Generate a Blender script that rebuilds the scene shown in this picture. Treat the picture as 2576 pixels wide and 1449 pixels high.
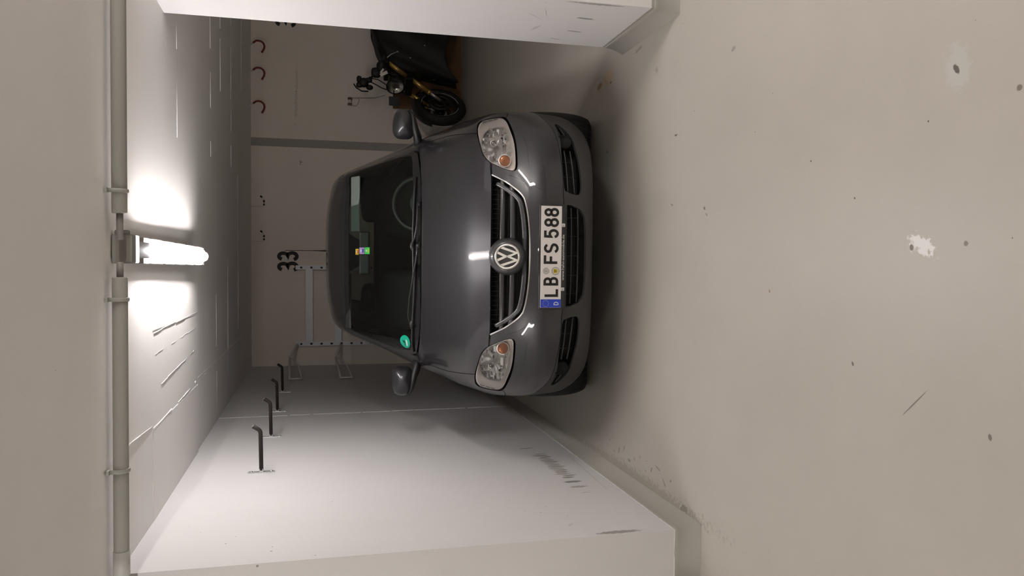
import bpy, bmesh, math, random
import numpy as np
from mathutils import Vector, Matrix
from mathutils.geometry import delaunay_2d_cdt
random.seed(4)
for o in list(bpy.data.objects): bpy.data.objects.remove(o)
SC = bpy.context.scene
COL = SC.collection
PI = math.pi

# ------------------------------------------------------------ camera (held sideways)
TH, YA, CH = math.radians(13.7), math.radians(1.4), 1.645
fw = Vector((-math.sin(YA)*math.cos(TH), math.cos(YA)*math.cos(TH), -math.sin(TH)))
rt = Vector((math.cos(YA), math.sin(YA), 0)); up = rt.cross(fw)
cam = bpy.data.objects.new('camera', bpy.data.cameras.new('camera')); COL.objects.link(cam)
cam.data.sensor_width = 36; cam.data.lens = 36*1935/2576
cam.data.clip_start = .05; cam.data.clip_end = 60
R = Matrix((-up, rt, -fw)).transposed()
cam.matrix_world = Matrix.Translation((0, 0, CH)) @ R.to_4x4()
SC.camera = cam
# ------------------------------------------------------------ world, exposure
w = bpy.data.worlds.new('garage_air'); SC.world = w; w.use_nodes = True
w.node_tree.nodes['Background'].inputs[0].default_value = (1, .95, .9, 1)
w.node_tree.nodes['Background'].inputs[1].default_value = .01
SC.view_settings.view_transform = 'Standard'; SC.view_settings.look = 'None'
SC.view_settings.gamma = 1; SC.view_settings.use_curve_mapping = False
SC.view_settings.exposure = 0.24
LAMP_POWER = 175.0     # emission of the bare tubes
LAMP_COLOR = (1.0, .965, .955)

# ------------------------------------------------------------ materials
def nt(name):
    m = bpy.data.materials.new(name); m.use_nodes = True
    t = m.node_tree; b = t.nodes['Principled BSDF']
    return m, t, b
def mat(name, col, rough=.5, metal=0, coat=0, spec=.5, noise=None, bump=0, bscale=60, emit=0, nscale=4, coat_rough=.05):
    m, t, b = nt(name)
    b.inputs['Base Color'].default_value = (*col, 1); b.inputs['Roughness'].default_value = rough
    b.inputs['Metallic'].default_value = metal; b.inputs['Coat Weight'].default_value = coat
    b.inputs['Coat Roughness'].default_value = coat_rough; b.inputs['Specular IOR Level'].default_value = spec
    if noise or bump:
        tc = t.nodes.new('ShaderNodeTexCoord')
    if noise:
        n = t.nodes.new('ShaderNodeTexNoise'); n.inputs['Scale'].default_value = nscale; n.inputs['Detail'].default_value = 6
        t.links.new(tc.outputs['Object'], n.inputs['Vector'])
        r = t.nodes.new('ShaderNodeValToRGB'); t.links.new(n.outputs['Fac'], r.inputs[0])
        r.color_ramp.elements[0].position = .3; r.color_ramp.elements[1].position = .7
        r.color_ramp.elements[0].color = (*[c*(1-noise) for c in col], 1); r.color_ramp.elements[1].color = (*[min(1, c*(1+noise)) for c in col], 1)
        t.links.new(r.outputs[0], b.inputs['Base Color'])
    if bump:
        n2 = t.nodes.new('ShaderNodeTexNoise'); n2.inputs['Scale'].default_value = bscale; n2.inputs['Detail'].default_value = 5
        t.links.new(tc.outputs['Object'], n2.inputs['Vector'])
        bp = t.nodes.new('ShaderNodeBump'); bp.inputs['Strength'].default_value = bump; bp.inputs['Distance'].default_value = .01
        t.links.new(n2.outputs['Fac'], bp.inputs['Height']); t.links.new(bp.outputs[0], b.inputs['Normal'])
    if emit:
        b.inputs['Emission Color'].default_value = (*col, 1); b.inputs['Emission Strength'].default_value = emit
    return m
def glass_mat(name, tint, refl=.06, rough=.02):
    m = bpy.data.materials.new(name); m.use_nodes = True; t = m.node_tree
    for n in list(t.nodes): t.nodes.remove(n)
    o = t.nodes.new('ShaderNodeOutputMaterial'); tr = t.nodes.new('ShaderNodeBsdfTransparent'); g = t.nodes.new('ShaderNodeBsdfGlossy')
    tr.inputs[0].default_value = (*tint, 1); g.inputs['Roughness'].default_value = rough
    lw = t.nodes.new('ShaderNodeFresnel'); lw.inputs[0].default_value = 1.5
    mx = t.nodes.new('ShaderNodeMixShader'); t.links.new(lw.outputs[0], mx.inputs[0])
    t.links.new(tr.outputs[0], mx.inputs[1]); t.links.new(g.outputs[0], mx.inputs[2]); t.links.new(mx.outputs[0], o.inputs[0])
    return m

def add_marks(t, col_socket, marks, coord):
    """mix worn marks of their own colour into a surface. mark: (cx,cy,cz, sx,sy,sz, rot(z or x), colour, strength, ragged)"""
    cur = col_socket
    nz = t.nodes.new('ShaderNodeTexNoise'); nz.inputs['Scale'].default_value = 48; nz.inputs['Detail'].default_value = 9; nz.inputs['Roughness'].default_value = .68
    t.links.new(coord, nz.inputs['Vector'])
    for (c, s, rot, col, st, rag) in marks:
        mp = t.nodes.new('ShaderNodeMapping'); mp.vector_type = 'TEXTURE'
        mp.inputs['Location'].default_value = c; mp.inputs['Rotation'].default_value = rot; mp.inputs['Scale'].default_value = s
        t.links.new(coord, mp.inputs['Vector'])
        g = t.nodes.new('ShaderNodeVectorMath'); g.operation = 'LENGTH'; t.links.new(mp.outputs[0], g.inputs[0])
        a = t.nodes.new('ShaderNodeMath'); a.operation = 'MULTIPLY_ADD'; a.inputs[1].default_value = rag*2.4
        t.links.new(nz.outputs['Fac'], a.inputs[0]); t.links.new(g.outputs['Value'], a.inputs[2])
        mr = t.nodes.new('ShaderNodeMapRange'); mr.inputs['From Min'].default_value = .70+rag*1.2; mr.inputs['From Max'].default_value = 1.0+rag*1.2
        mr.inputs['To Min'].default_value = st; mr.inputs['To Max'].default_value = 0
        t.links.new(a.outputs[0], mr.inputs[0])
        mx = t.nodes.new('ShaderNodeMix'); mx.data_type = 'RGBA'
        t.links.new(mr.outputs[0], mx.inputs[0]); t.links.new(cur, mx.inputs[6]); mx.inputs[7].default_value = (*col, 1)
        cur = mx.outputs[2]
    return cur

def surface(name, col, rough, var=.04, speck=0, speck_col=(.05, .045, .04), marks=(), band=None, bump=.15, speck_scale=9, bscale=35, lines=(), rvar=0, spec=.5, speck_mask=None, grime=None):
    """painted concrete: cloudy tone, pin-holes, worn marks, a painted skirting band, board-mark ridges"""
    m, t, b = nt(name)
    b.inputs['Roughness'].default_value = rough; b.inputs['Specular IOR Level'].default_value = spec
    tc = t.nodes.new('ShaderNodeNewGeometry'); P = tc.outputs['Position']
    n = t.nodes.new('ShaderNodeTexNoise'); n.inputs['Scale'].default_value = 1.3; n.inputs['Detail'].default_value = 8; n.inputs['Roughness'].default_value = .65
    t.links.new(P, n.inputs['Vector'])
    r = t.nodes.new('ShaderNodeValToRGB'); t.links.new(n.outputs['Fac'], r.inputs[0])
    r.color_ramp.elements[0].position = .3; r.color_ramp.elements[1].position = .72
    r.color_ramp.elements[0].color = (*[c*(1-var) for c in col], 1); r.color_ramp.elements[1].color = (*[min(1, c*(1+var)) for c in col], 1)
    cur = r.outputs[0]
    if band:      # (z, colour)
        sp = t.nodes.new('ShaderNodeSeparateXYZ'); t.links.new(P, sp.inputs[0])
        lt = t.nodes.new('ShaderNodeMath'); lt.operation = 'LESS_THAN'; lt.inputs[1].default_value = band[0]
        wob = t.nodes.new('ShaderNodeMath'); wob.operation = 'MULTIPLY_ADD'; wob.inputs[1].default_value = .006
        nb = t.nodes.new('ShaderNodeTexNoise'); nb.inputs['Scale'].default_value = 30; t.links.new(P, nb.inputs['Vector'])
        t.links.new(nb.outputs['Fac'], wob.inputs[0]); t.links.new(sp.outputs['Z'], wob.inputs[2]); t.links.new(wob.outputs[0], lt.inputs[0])
        mx = t.nodes.new('ShaderNodeMix'); mx.data_type = 'RGBA'; t.links.new(lt.outputs[0], mx.inputs[0]); t.links.new(cur, mx.inputs[6])
        mx.inputs[7].default_value = (*band[1], 1); cur = mx.outputs[2]
    if grime:     # (axis, lo, hi, colour, strength) dirt gathered at an edge
        for ax, lo, hi, gc, gs in grime:
            sp = t.nodes.new('ShaderNodeSeparateXYZ'); t.links.new(P, sp.inputs[0])
            mr = t.nodes.new('ShaderNodeMapRange'); mr.inputs['From Min'].default_value = lo; mr.inputs['From Max'].default_value = hi
            mr.inputs['To Min'].default_value = gs; mr.inputs['To Max'].default_value = 0
            t.links.new(sp.outputs[ax], mr.inputs[0])
            n5 = t.nodes.new('ShaderNodeTexNoise'); n5.inputs['Scale'].default_value = 7; n5.inputs['Detail'].default_value = 8; t.links.new(P, n5.inputs['Vector'])
            mr2 = t.nodes.new('ShaderNodeMapRange'); mr2.inputs['From Min'].default_value = .35; mr2.inputs['From Max'].default_value = .7
            t.links.new(n5.outputs['Fac'], mr2.inputs[0])
            ml = t.nodes.new('ShaderNodeMath'); ml.operation = 'MULTIPLY'; t.links.new(mr.outputs[0], ml.inputs[0]); t.links.new(mr2.outputs[0], ml.inputs[1])
            mx = t.nodes.new('ShaderNodeMix'); mx.data_type = 'RGBA'; t.links.new(ml.outputs[0], mx.inputs[0]); t.links.new(cur, mx.inputs[6])
            mx.inputs[7].default_value = (*gc, 1); cur = mx.outputs[2]
    if speck:
        v = t.nodes.new('ShaderNodeTexVoronoi'); v.inputs['Scale'].default_value = speck_scale; t.links.new(P, v.inputs['Vector'])
        n3 = t.nodes.new('ShaderNodeTexNoise'); n3.inputs['Scale'].default_value = 3.1; t.links.new(P, n3.inputs['Vector'])
        th = t.nodes.new('ShaderNodeMapRange'); th.inputs['From Min'].default_value = .42; th.inputs['From Max'].default_value = .75
        th.inputs['To Min'].default_value = 0; th.inputs['To Max'].default_value = speck; t.links.new(n3.outputs['Fac'], th.inputs[0])
        lt = t.nodes.new('ShaderNodeMath'); lt.operation = 'LESS_THAN'; t.links.new(v.outputs['Distance'], lt.inputs[0]); t.links.new(th.outputs[0], lt.inputs[1])
        mx = t.nodes.new('ShaderNodeMix'); mx.data_type = 'RGBA'; t.links.new(lt.outputs[0], mx.inputs[0]); t.links.new(cur, mx.inputs[6])
        mx.inputs[7].default_value = (*speck_col, 1); cur = mx.outputs[2]
    if marks: cur = add_marks(t, cur, marks, P)
    t.links.new(cur, b.inputs['Base Color'])
    n2 = t.nodes.new('ShaderNodeTexNoise'); n2.inputs['Scale'].default_value = bscale; n2.inputs['Detail'].default_value = 6; t.links.new(P, n2.inputs['Vector'])
    bp = t.nodes.new('ShaderNodeBump'); bp.inputs['Strength'].default_value = bump; bp.inputs['Distance'].default_value = .004
    t.links.new(n2.outputs['Fac'], bp.inputs['Height']); t.links.new(bp.outputs[0], b.inputs['Normal'])
    if rvar:
        mr = t.nodes.new('ShaderNodeMapRange'); mr.inputs['To Min'].default_value = rough-rvar; mr.inputs['To Max'].default_value = rough+rvar
        t.links.new(n.outputs['Fac'], mr.inputs[0]); t.links.new(mr.outputs[0], b.inputs['Roughness'])
    return m

# ------------------------------------------------------------ mesh builder
class M:
    def __init__(s): s.v = []; s.f = []; s.sm = []
    def add(s, vs, fs, smooth=True):
        k = len(s.v); s.v += [tuple(p) for p in vs]; s.f += [tuple(i+k for i in f) for f in fs]; s.sm += [smooth]*len(fs); return s
    def box(s, c, d, rot=None):
        c = Vector(c); h = Vector(d)/2; q = []
        for x in (-1, 1):
            for y in (-1, 1):
                for z in (-1, 1):
                    p = Vector((x*h.x, y*h.y, z*h.z))
                    if rot is not None: p = rot @ p
                    q.append(c+p)
        return s.add(q, [(0, 1, 3, 2), (4, 6, 7, 5), (0, 4, 5, 1), (2, 3, 7, 6), (0, 2, 6, 4), (1, 5, 7, 3)], False)
    def tube(s, path, r, n=12, cap=True, flat=(1, 1), upv=None, closed=False):
        P = [Vector(p) for p in path]; N = len(P); R_ = r if isinstance(r, (list, tuple)) else [r]*N
        T = []
        for i in range(N):
            if closed: d = P[(i+1) % N]-P[i-1]
            else: d = P[min(i+1, N-1)]-P[max(i-1, 0)]
            T.append(d.normalized())
        u = Vector(upv) if upv is not None else (Vector((0, 0, 1)) if abs(T[0].z) < .9 else Vector((1, 0, 0)))
        vs = []
        for i in range(N):
            u = (u-T[i]*u.dot(T[i])); u = u.normalized() if u.length > 1e-6 else Vector((1, 0, 0)); b = T[i].cross(u)
            for k in range(n):
                a = 2*PI*k/n; vs.append(P[i]+(u*math.cos(a)*flat[0]+b*math.sin(a)*flat[1])*R_[i])
        fs = []
        for i in range(N if closed else N-1):
            j = (i+1) % N
            for k in range(n): fs.append((i*n+k, i*n+(k+1) % n, j*n+(k+1) % n, j*n+k))
        s.add(vs, fs)
        if cap and not closed: s.add(vs[:n], [tuple(range(n))[::-1]], False); s.add(vs[-n:], [tuple(range(n))], False)
        return s
    def cyl(s, a, b, r, n=20, r2=None): return s.tube([a, b], [r, r if r2 is None else r2], n)
    def lathe(s, prof, o, ax, n=32, closed=False):
        ax = Vector(ax).normalized(); o = Vector(o)
        u = ax.cross(Vector((0, 0, 1))); u = u.normalized() if u.length > .01 else Vector((1, 0, 0)); b = ax.cross(u)
        m = len(prof); vs = [o+ax*h+(u*math.cos(2*PI*k/n)+b*math.sin(2*PI*k/n))*r for r, h in prof for k in range(n)]; fs = []
        for i in range(m if closed else m-1):
            j = (i+1) % m
            for k in range(n): fs.append((i*n+k, i*n+(k+1) % n, j*n+(k+1) % n, j*n+k))
        return s.add(vs, fs)
    def ell(s, c, r, n=24, m=14, e=1.0, rot=None):
        c = Vector(c); sg = lambda v: math.copysign(abs(v)**e, v); vs = []; fs = []
        for i in range(m+1):
            a = -PI/2+PI*i/m
            for k in range(n):
                t = 2*PI*k/n; p = Vector((r[0]*sg(math.cos(a))*sg(math.cos(t)), r[1]*sg(math.cos(a))*sg(math.sin(t)), r[2]*sg(math.sin(a))))
                if rot is not None: p = rot @ p
                vs.append(c+p)
        for i in range(m):
            for k in range(n): fs.append((i*n+k, i*n+(k+1) % n, (i+1)*n+(k+1) % n, (i+1)*n+k))
        return s.add(vs, fs)
    def prism(s, poly, fn, d0=0, d1=.01):
        """poly of (a,b); fn(a,b,depth) -> point"""
        n = len(poly); vs = [fn(a, b, d0) for a, b in poly]+[fn(a, b, d1) for a, b in poly]
        s.add(vs, [tuple(range(n))[::-1], tuple(range(n, 2*n))]+[(i, (i+1) % n, n+(i+1) % n, n+i) for i in range(n)], False); return s
    def ribbon(s, pts, w, fn, d0=0, d1=.002, closed=False):
        """flat stroke of width w following 2D points"""
        P = [Vector((p[0], p[1])) for p in pts]
        N = len(P); L = []; Rr = []
        for i in range(N):
            a = P[i-1] if (i > 0 or closed) else None; b = P[(i+1) % N] if (i < N-1 or closed) else None
            d1_ = (P[i]-a).normalized() if a is not None and (P[i]-a).length > 0 else None
            d2_ = (b-P[i]).normalized() if b is not None and (b-P[i]).length > 0 else None
            if d1_ is None: d1_ = d2_
            if d2_ is None: d2_ = d1_
            n1 = Vector((-d1_.y, d1_.x)); n2 = Vector((-d2_.y, d2_.x)); nn = n1+n2
            nn = nn.normalized() if nn.length > 1e-6 else n1
            k = w/2/max(.45, nn.dot(n1)); L.append(P[i]+nn*k); Rr.append(P[i]-nn*k)
        vs = []; 
        for i in range(N): vs += [fn(L[i].x, L[i].y, d1), fn(Rr[i].x, Rr[i].y, d1), fn(L[i].x, L[i].y, d0), fn(Rr[i].x, Rr[i].y, d0)]
        fs = []
        for i in range(N if closed else N-1):
            a = 4*i; b = 4*((i+1) % N); fs += [(a, b, b+1, a+1), (a+2, a+3, b+3, b+2), (a, a+2, b+2, b), (a+1, b+1, b+3, a+3)]
        if not closed: fs += [(0, 1, 3, 2), (4*N-4, 4*N-2, 4*N-1, 4*N-3)]
        return s.add(vs, fs, False)
    def build(s, name, m, parent=None, fix=True, bev=0):
        me = bpy.data.meshes.new(name); me.from_pydata(s.v, [], s.f); me.polygons.foreach_set('use_smooth', s.sm)
        if fix:
            bm = bmesh.new(); bm.from_mesh(me); bmesh.ops.remove_doubles(bm, verts=bm.verts, dist=1e-6)
            bmesh.ops.recalc_face_normals(bm, faces=bm.faces); bm.to_mesh(me); bm.free()
        me.materials.append(m); o = bpy.data.objects.new(name, me); COL.objects.link(o)
        if parent is not None: o.parent = parent
        if bev:
            md = o.modifiers.new('bevel', 'BEVEL'); md.width = bev; md.segments = 2; md.limit_method = 'ANGLE'
        return o
def thing(name, label, cat, loc=(0, 0, 0), rz=0, group=None):
    o = bpy.data.objects.new(name, None); COL.objects.link(o); o.location = loc; o.rotation_euler = (0, 0, rz); o.empty_display_size = .1
    o['label'] = label; o['category'] = cat
    if group: o['group'] = group
    return o
def tag(o, label, cat, group=None):
    o['label'] = label; o['category'] = cat
    if group: o['group'] = group
    return o
def struct(o): o['kind'] = 'structure'; return o
def dup(root, loc, rz, label, group=None):
    r = root.copy(); COL.objects.link(r); r.location = loc; r.rotation_euler = (0, 0, rz); r['label'] = label
    if group: r['group'] = group
    for ch in list(root.children):
        c = ch.copy(); COL.objects.link(c); c.parent = r
        for g in ch.children: d = g.copy(); COL.objects.link(d); d.parent = c
    return r
def arc(cx, cy, rx, ry, a0, a1, n=10):
    return [(cx+rx*math.cos(math.radians(a0+(a1-a0)*i/n)), cy+ry*math.sin(math.radians(a0+(a1-a0)*i/n))) for i in range(n+1)]
# letter strokes in a cell w x 1 (road-plate style)
def glyph(ch, w):
    r = w/2
    if ch == 'L': return [[(0, 1), (0, 0), (w, 0)]]
    if ch == 'F': return [[(w, 1), (0, 1), (0, 0)], [(0, .52), (w*.85, .52)]]
    if ch == 'B': return [[(0, .5), (0, 1), (w*.5, 1)]+arc(w*.5, .765, w*.44, .235, 90, -90)+[(0, .53)], [(0, .53), (w*.52, .53)]+arc(w*.52, .265, w*.48, .265, 90, -90)+[(0, 0), (0, .53)]]
    if ch == 'S': return [arc(r, .74, r*.95, .26, 20, 180, 8)+[(w*.05, .66), (w*.18, .56), (w*.82, .44), (w, .34)]+arc(r, .27, r, .27, 0, -165, 10)]
    if ch == '5': return [[(w*.95, 1), (w*.1, 1), (w*.06, .55), (w*.3, .63), (w*.55, .64)]+arc(r, .32, r, .32, 80, -165, 12)]
    if ch == '8': return [arc(r, .76, r*.88, .24, 0, 360, 20), arc(r, .27, r, .27, 0, 360, 22)]
    if ch == '3': return [arc(r, .75, r*.9, .25, 160, -90, 12)+arc(r, .26, r, .26, 90, -160, 12)[1:]]
    if ch == '4': return [[(w*.65, 0), (w*.65, 1), (0, .28), (w, .28)]]
    if ch == 'D': return [[(0, 0), (0, 1), (w*.4, 1)]+arc(w*.4, .5, w*.6, .5, 90, -90, 12)+[(0, 0)]]
    return []

# ============================================================ THE ROOM
G = (.30, .285, .255)            # grey floor coating
Z = (0, 0, 0)
PI2 = PI/2
fm = []                          # floor marks
def fmk(x, y, sx, sy, rot, col, st, rag=.5): fm.append(((x, y, 0), (sx, sy, .5), (0, 0, rot), col, st, rag))
fmk(0.075, 1.845, 0.055, 0.026, 1.1, (.66, .66, .66), .8, 1.6)
fmk(0.071, 1.885, 0.0104, 0.00845, .3, (.09, .075, .06), .9, .2)
fmk(0.55, 1.73, 0.07, 0.045, .2, (.42, .42, .40), .6, .9)
fmk(0.545, 1.733, 0.0156, 0.0091, .6, (.08, .07, .06), .95, .7)
fmk(-0.075, 2.61, 0.0091, 0.00455, .4, (.16, .08, .04), .9, .5)
fmk(0.279, 3.135, 0.0104, 0.0078, .9, (.10, .08, .06), .9, .5)
fmk(0.249, 3.115, 0.0117, 0.0039, .9, (.12, .10, .08), .8, .6)
fmk(-0.295, 2.13, 0.0091, 0.0052, .4, (.08, .07, .06), .9, .5)
fmk(-0.377, 1.863, 0.0025, 0.075, .75, (.10, .09, .07), .8, .4)
fmk(-0.419, 1.604, 0.0104, 0.0065, .2, (.10, .08, .06), .8, .6)
fmk(0.384, 2.365, 0.0039, 0.0039, 0, (.06, .05, .04), 1, .1)
fmk(0.235, 2.134, 0.0039, 0.0039, 0, (.06, .05, .04), 1, .1)
fmk(0.321, 3.468, 0.013, 0.0039, 1.2, (.10, .08, .06), .85, .5)
fmk(0.653, 3.432, 0.0195, 0.0052, 1.5, (.09, .07, .05), .9, .8)
fmk(0.709, 4.356, 0.013, 0.0078, 1.4, (.10, .08, .06), .8, .6)
fmk(0.423, 1.83, 0.00325, 0.00325, 0, (.06, .05, .04), 1, .1)
fmk(0.451, 1.539, 0.0091, 0.0091, 0, (.10, .08, .06), .8, .5)
fmk(0.076, 1.691, 0.00845, 0.0078, 0, (.12, .10, .08), .8, .6)
fmk(1.13, 4.5, 0.02, 0.05, .2, (.22, .12, .05), .85, .9)
fmk(1.15, 4.35, 0.05, 0.09, .1, (.42, .28, .13), .5, 1.1)
fmk(1.11, 4.31, 0.0065, 0.0195, .1, (.10, .06, .03), .9, .5)
fmk(0.92, 2.9, 0.00975, 0.0195, .3, (.16, .14, .12), .6, .9)
for k_ in range(12): fmk(-1.03-.03*math.sin(k_*2.1), 3.45+.075*k_, .006+.003*(k_ % 2), .018+.012*math.sin(k_), .3+math.sin(k_*5), (.16, .14, .11), .7, 1.0)
fmk(-1.13, 4.0, .05, .95, 0, (.22, .195, .16), .55, 1.6); fmk(-1.12, 3.3, 0.018, 0.05, .1, (.12, .11, .09), .5, 1.5); fmk(1.19, 3.9, .010, .06, .1, (.14, .12, .10), .6, 1.4); fmk(1.02, 3.66, .02, .02, .1, (.2, .18, .16), .5, 1.4)
M_floor = surface('floor_coating', (.378, .352, .316), .42, .05, speck=.052, speck_col=(.09, .075, .06), marks=fm, bump=.12, speck_scale=10, bscale=22, rvar=.07, spec=.4,
                  grime=[])
wm = []                          # marks on the left wall
def wmk(y, z, sy, sz, rot, col, st, rag=.6): wm.append(((-1.165, y, z), (.5, sy, sz), (rot, 0, 0), col, st, rag))
wmk(4.83, .37, .012, .055, .05, (.28, .26, .24), .9, .4)
for i in range(15):
    u_ = i/14; wmk(4.66-.56*u_, .325-.02*u_+.012*math.sin(i*2.3), .009+.004*(i % 3), .05+.012*math.sin(i*1.7), .05, (.22, .20, .18), .95, .5)
wmk(4.36, .315, .26, .045, -.03, (.36, .33, .30), .6, .8)
wmk(4.01, .318, .022, .06, .05, (.20, .185, .17), .95, .4)
wmk(3.91, .315, .018, .058, .05, (.28, .26, .24), .85, .6)
wmk(3.80, .315, .005, .03, .05, (.30, .28, .26), .8, .9)
wmk(3.19, .37, .02, .12, .0, (.24, .22, .21), .9, .7)
wmk(4.2, .17, .5, .004, -.04, (.40, .37, .34), .6, .9)
wmk(3.33, .55, .008, .03, .9, (.40, .38, .35), .6, .8)
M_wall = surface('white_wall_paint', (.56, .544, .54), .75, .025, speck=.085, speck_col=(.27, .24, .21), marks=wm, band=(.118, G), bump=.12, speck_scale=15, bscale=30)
M_wallb = surface('rear_wall_paint', (.84, .765, .70), .8, .035, speck=.02, band=(.10, (.30, .285, .26)), bump=.15, bscale=30,
    marks=[((1.95, 9.55, 1.975), (.22, .5, .018), Z, (.50, .45, .41), .45, 1.8), ((2.25, 9.55, 1.965), (.16, .5, .014), Z, (.50, .45, .41), .4, 1.8), ((1.26, 9.55, 1.925), (.03, .5, .008), Z, (.2, .18, .16), .7, .8), ((1.27, 9.55, 1.91), (.008, .5, .008), Z, (.1, .09, .08), .8, .3)])
pm = []
def pmk(y, z, sy, sz, rot, col, st, rag=.6): pm.append(((1.25, y, z), (.5, sy, sz), (rot, 0, 0), col, st, rag))
pmk(3.66, .385, .012, .055, .1, (.24, .23, .22), .95, .5); pmk(3.87, .375, .008, .05, .1, (.24, .23, .22), .9, .5)
pmk(3.69, .635, .003, .075, .75, (.36, .34, .32), .7, .5); pmk(3.62, .60, .075, .003, -.35, (.36, .34, .32), .7, .5)
pmk(3.86, .585, .05, .012, .3, (.42, .40, .38), .6, .9); pmk(3.45, .40, .012, .16, .0, (.25, .23, .21), .8, .7); pmk(4.02, .43, .006, .04, .2, (.3, .28, .26), .7, .6)
M_pil = surface('divider_paint', (.62, .602, .60), .75, .02, speck=.08, speck_col=(.3, .27, .24), marks=pm, band=(.135, G), speck_scale=14, bump=.1)
M_ceil = surface('ceiling_paint', (.84, .81, .79), .7, .03, speck=.02, speck_col=(.35, .32, .3), bump=.22, bscale=9)
M_ridge = mat('ceiling_ridge_paint', (.88, .86, .84), .6)
M_aisle = surface('aisle_wall_paint', (.74, .70, .66), .8, .03, band=(.12, G))

XL, XR, YB, YN = -1.165, 1.25, 9.55, 3.16
def slab(name, lo, hi, m):
    b = M(); b.box([(a+c)/2 for a, c in zip(lo, hi)], [c-a for a, c in zip(lo, hi)]); o = b.build(name, m); return struct(o)
slab('floor', (-6.5, -3.6, -.2), (6.5, 9.8, 0), M_floor)
def rough_edge_wall(name, x0, x1, y0, y1, zt, m, cove=True):
    """wall block with a coved skirting running onto the floor"""
    b = M(); b.box(((x0+x1)/2, (y0+y1)/2, zt/2), (x1-x0, y1-y0, zt))
    if cove:
        n = 6; ring = lambda d, z: [(x0-d, y0-d, z), (x1+d, y0-d, z), (x1+d, y1+d, z), (x0-d, y1+d, z)]
        vs = []; 
        for i in range(n+1):
            a = PI/2*i/n; d = .026*(1-math.cos(a)) ; z = .118-(.03)*0 - .118*0
            vs += ring(.003+.024*(1-math.sin(PI2*(1-i/n))), .112*(1-i/n)+.0005)
        fs = []
        for i in range(n):
            for k in range(4): fs.append((4*i+k, 4*i+(k+1) % 4, 4*i+4+(k+1) % 4, 4*i+4+k))
        b.add([(p[0], p[1], .118) for p in ring(0, 0)], []); k0 = len(b.v)-4
        b.add(vs, fs, True)
        k1 = len(b.v)-len(vs)
        b.f += [(k0+k, k0+(k+1) % 4, k1+(k+1) % 4, k1+k) for k in range(4)]; b.sm += [False]*4
    return struct(b.build(name, m, fix=False))
wl = rough_edge_wall('wall_left', XL-.24, XL, YN, YB+.02, 2.6, M_wall)
slab('wall_back', (-1.40, YB, 0), (6.0, YB+.2, 2.7), M_wallb)
rough_edge_wall('wall_divider', XR, XR+.24, 3.43, 4.10, 2.6, M_pil)
slab('wall_right', (4.2, 3.2, 0), (4.4, YB, 2.7), M_aisle)
slab('wall_front', (-6.5, -3.6, 0), (6.5, -3.4, 2.6), M_aisle)
slab('wall_aisle_left', (-6.5, -3.4, 0), (-6.3, 9.7, 2.6), M_aisle)
slab('wall_aisle_right', (6.3, -3.4, 0), (6.5, 9.7, 2.6), M_aisle)
# painted bay stripe on the back wall
b = M(); b.box((1.492, YB-.001, 1.29), (.097, .002, 2.40)); struct(b.build('trim_1', mat('bay_stripe_paint', (.36, .345, .31), .7)))
# joint line down the left wall, ceiling made of shuttering boards
b = M(); random.seed(3)
z = .14
while z < 2.40:
    h = random.uniform(.06, .3); b.box((XL+.001, 6.36-.05*(z-.14)/1.9+random.uniform(-.004, .004), z+h/2), (.003, random.uniform(.002, .004), h)); z += h*random.uniform(1, 1.12)
struct(b.build('trim_2', M_ridge))
# ceiling: three poured bays that climb gently to the back, boards seamed lengthwise
def cz(y): return 2.400+max(0, y-3.2)*.0118
b = M()
def panel(x0, x1, y0, y1, dz=0, tilt=0):
    z0, z1 = cz(y0)+dz, cz(y1)+dz+tilt; vs = [(x0, y0, z0), (x1, y0, z0), (x1, y1, z1), (x0, y1, z1)]
    vs += [(p[0], p[1], 2.75) for p in vs]; b.add(vs, [(3, 2, 1, 0), (4, 5, 6, 7), (0, 1, 5, 4), (1, 2, 6, 5), (2, 3, 7, 6), (3, 0, 4, 7)], False)
panel(-6.5, -.72, -3.6, 3.79); panel(-.72, 6.5, -3.6, 3.79, -.0015)
panel(-6.5, -.735, 3.79, 5.18, -.002); panel(-.735, -.288, 3.79, 5.18, .001); panel(-.288, 6.5, 3.79, 5.18, -.001)
panel(-6.5, -.70, 5.18, 9.8, .007, 0); panel(-.70, 6.5, 5.18, 9.8, .009, 0)
struct(b.build('ceiling', M_ceil, fix=False))
b = M()
def ridge(x0, y0, x1, y1, w=.006, h=.004, gap=.25, lo=.05, hi=.3):
    L = math.hypot(x1-x0, y1-y0); t = 0; dx, dy = (x1-x0)/L, (y1-y0)/L
    while t < L:
        s_ = random.uniform(lo, hi); e = min(L, t+s_); ya, yb = y0+dy*t, y0+dy*e; xa, xb = x0+dx*t, x0+dx*e; j = random.uniform(-.003, .003)
        off = lambda y: cz(y)+(.0 if y < 5.18 else .008)
        b.tube([(xa+j*dy, ya+j*dx, off(ya)), (xb+j*dy, yb+j*dx, off(yb))], h*.6*random.uniform(.4, 1.1), 6)
        t = e+(random.uniform(0, .25) if random.random() < gap else 0)
ridge(-.70, 3.15, -.725, 3.76, h=.004); ridge(-.745, 3.80, -.705, 5.18, h=.006, gap=.1); ridge(-.72, 5.2, -.70, 8.6, h=.004, gap=.4)
ridge(-.30, 3.82, -.275, 5.16, h=.006, gap=.25); ridge(-.56, 4.0, -.50, 5.18, h=.003, gap=.15)
ridge(-1.1, 3.79, 2.7, 3.79, h=.0025, gap=.7, hi=.15); ridge(-1.15, 5.18, 3.0, 5.18, h=.0035, gap=.55, hi=.2)
for yy, a_, c_ in ((4.45, .7, 3), (5.9, .8, 3.0), (6.5, 1.4, 3), (7.3, .9, 3), (8.3, 1.8, 3), (6.2, -1.1, -.2), (7.0, -1.1, .2), (7.9, -.6, .9)): ridge(a_, yy, c_, yy, h=.0055, gap=.35, hi=.6)
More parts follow.
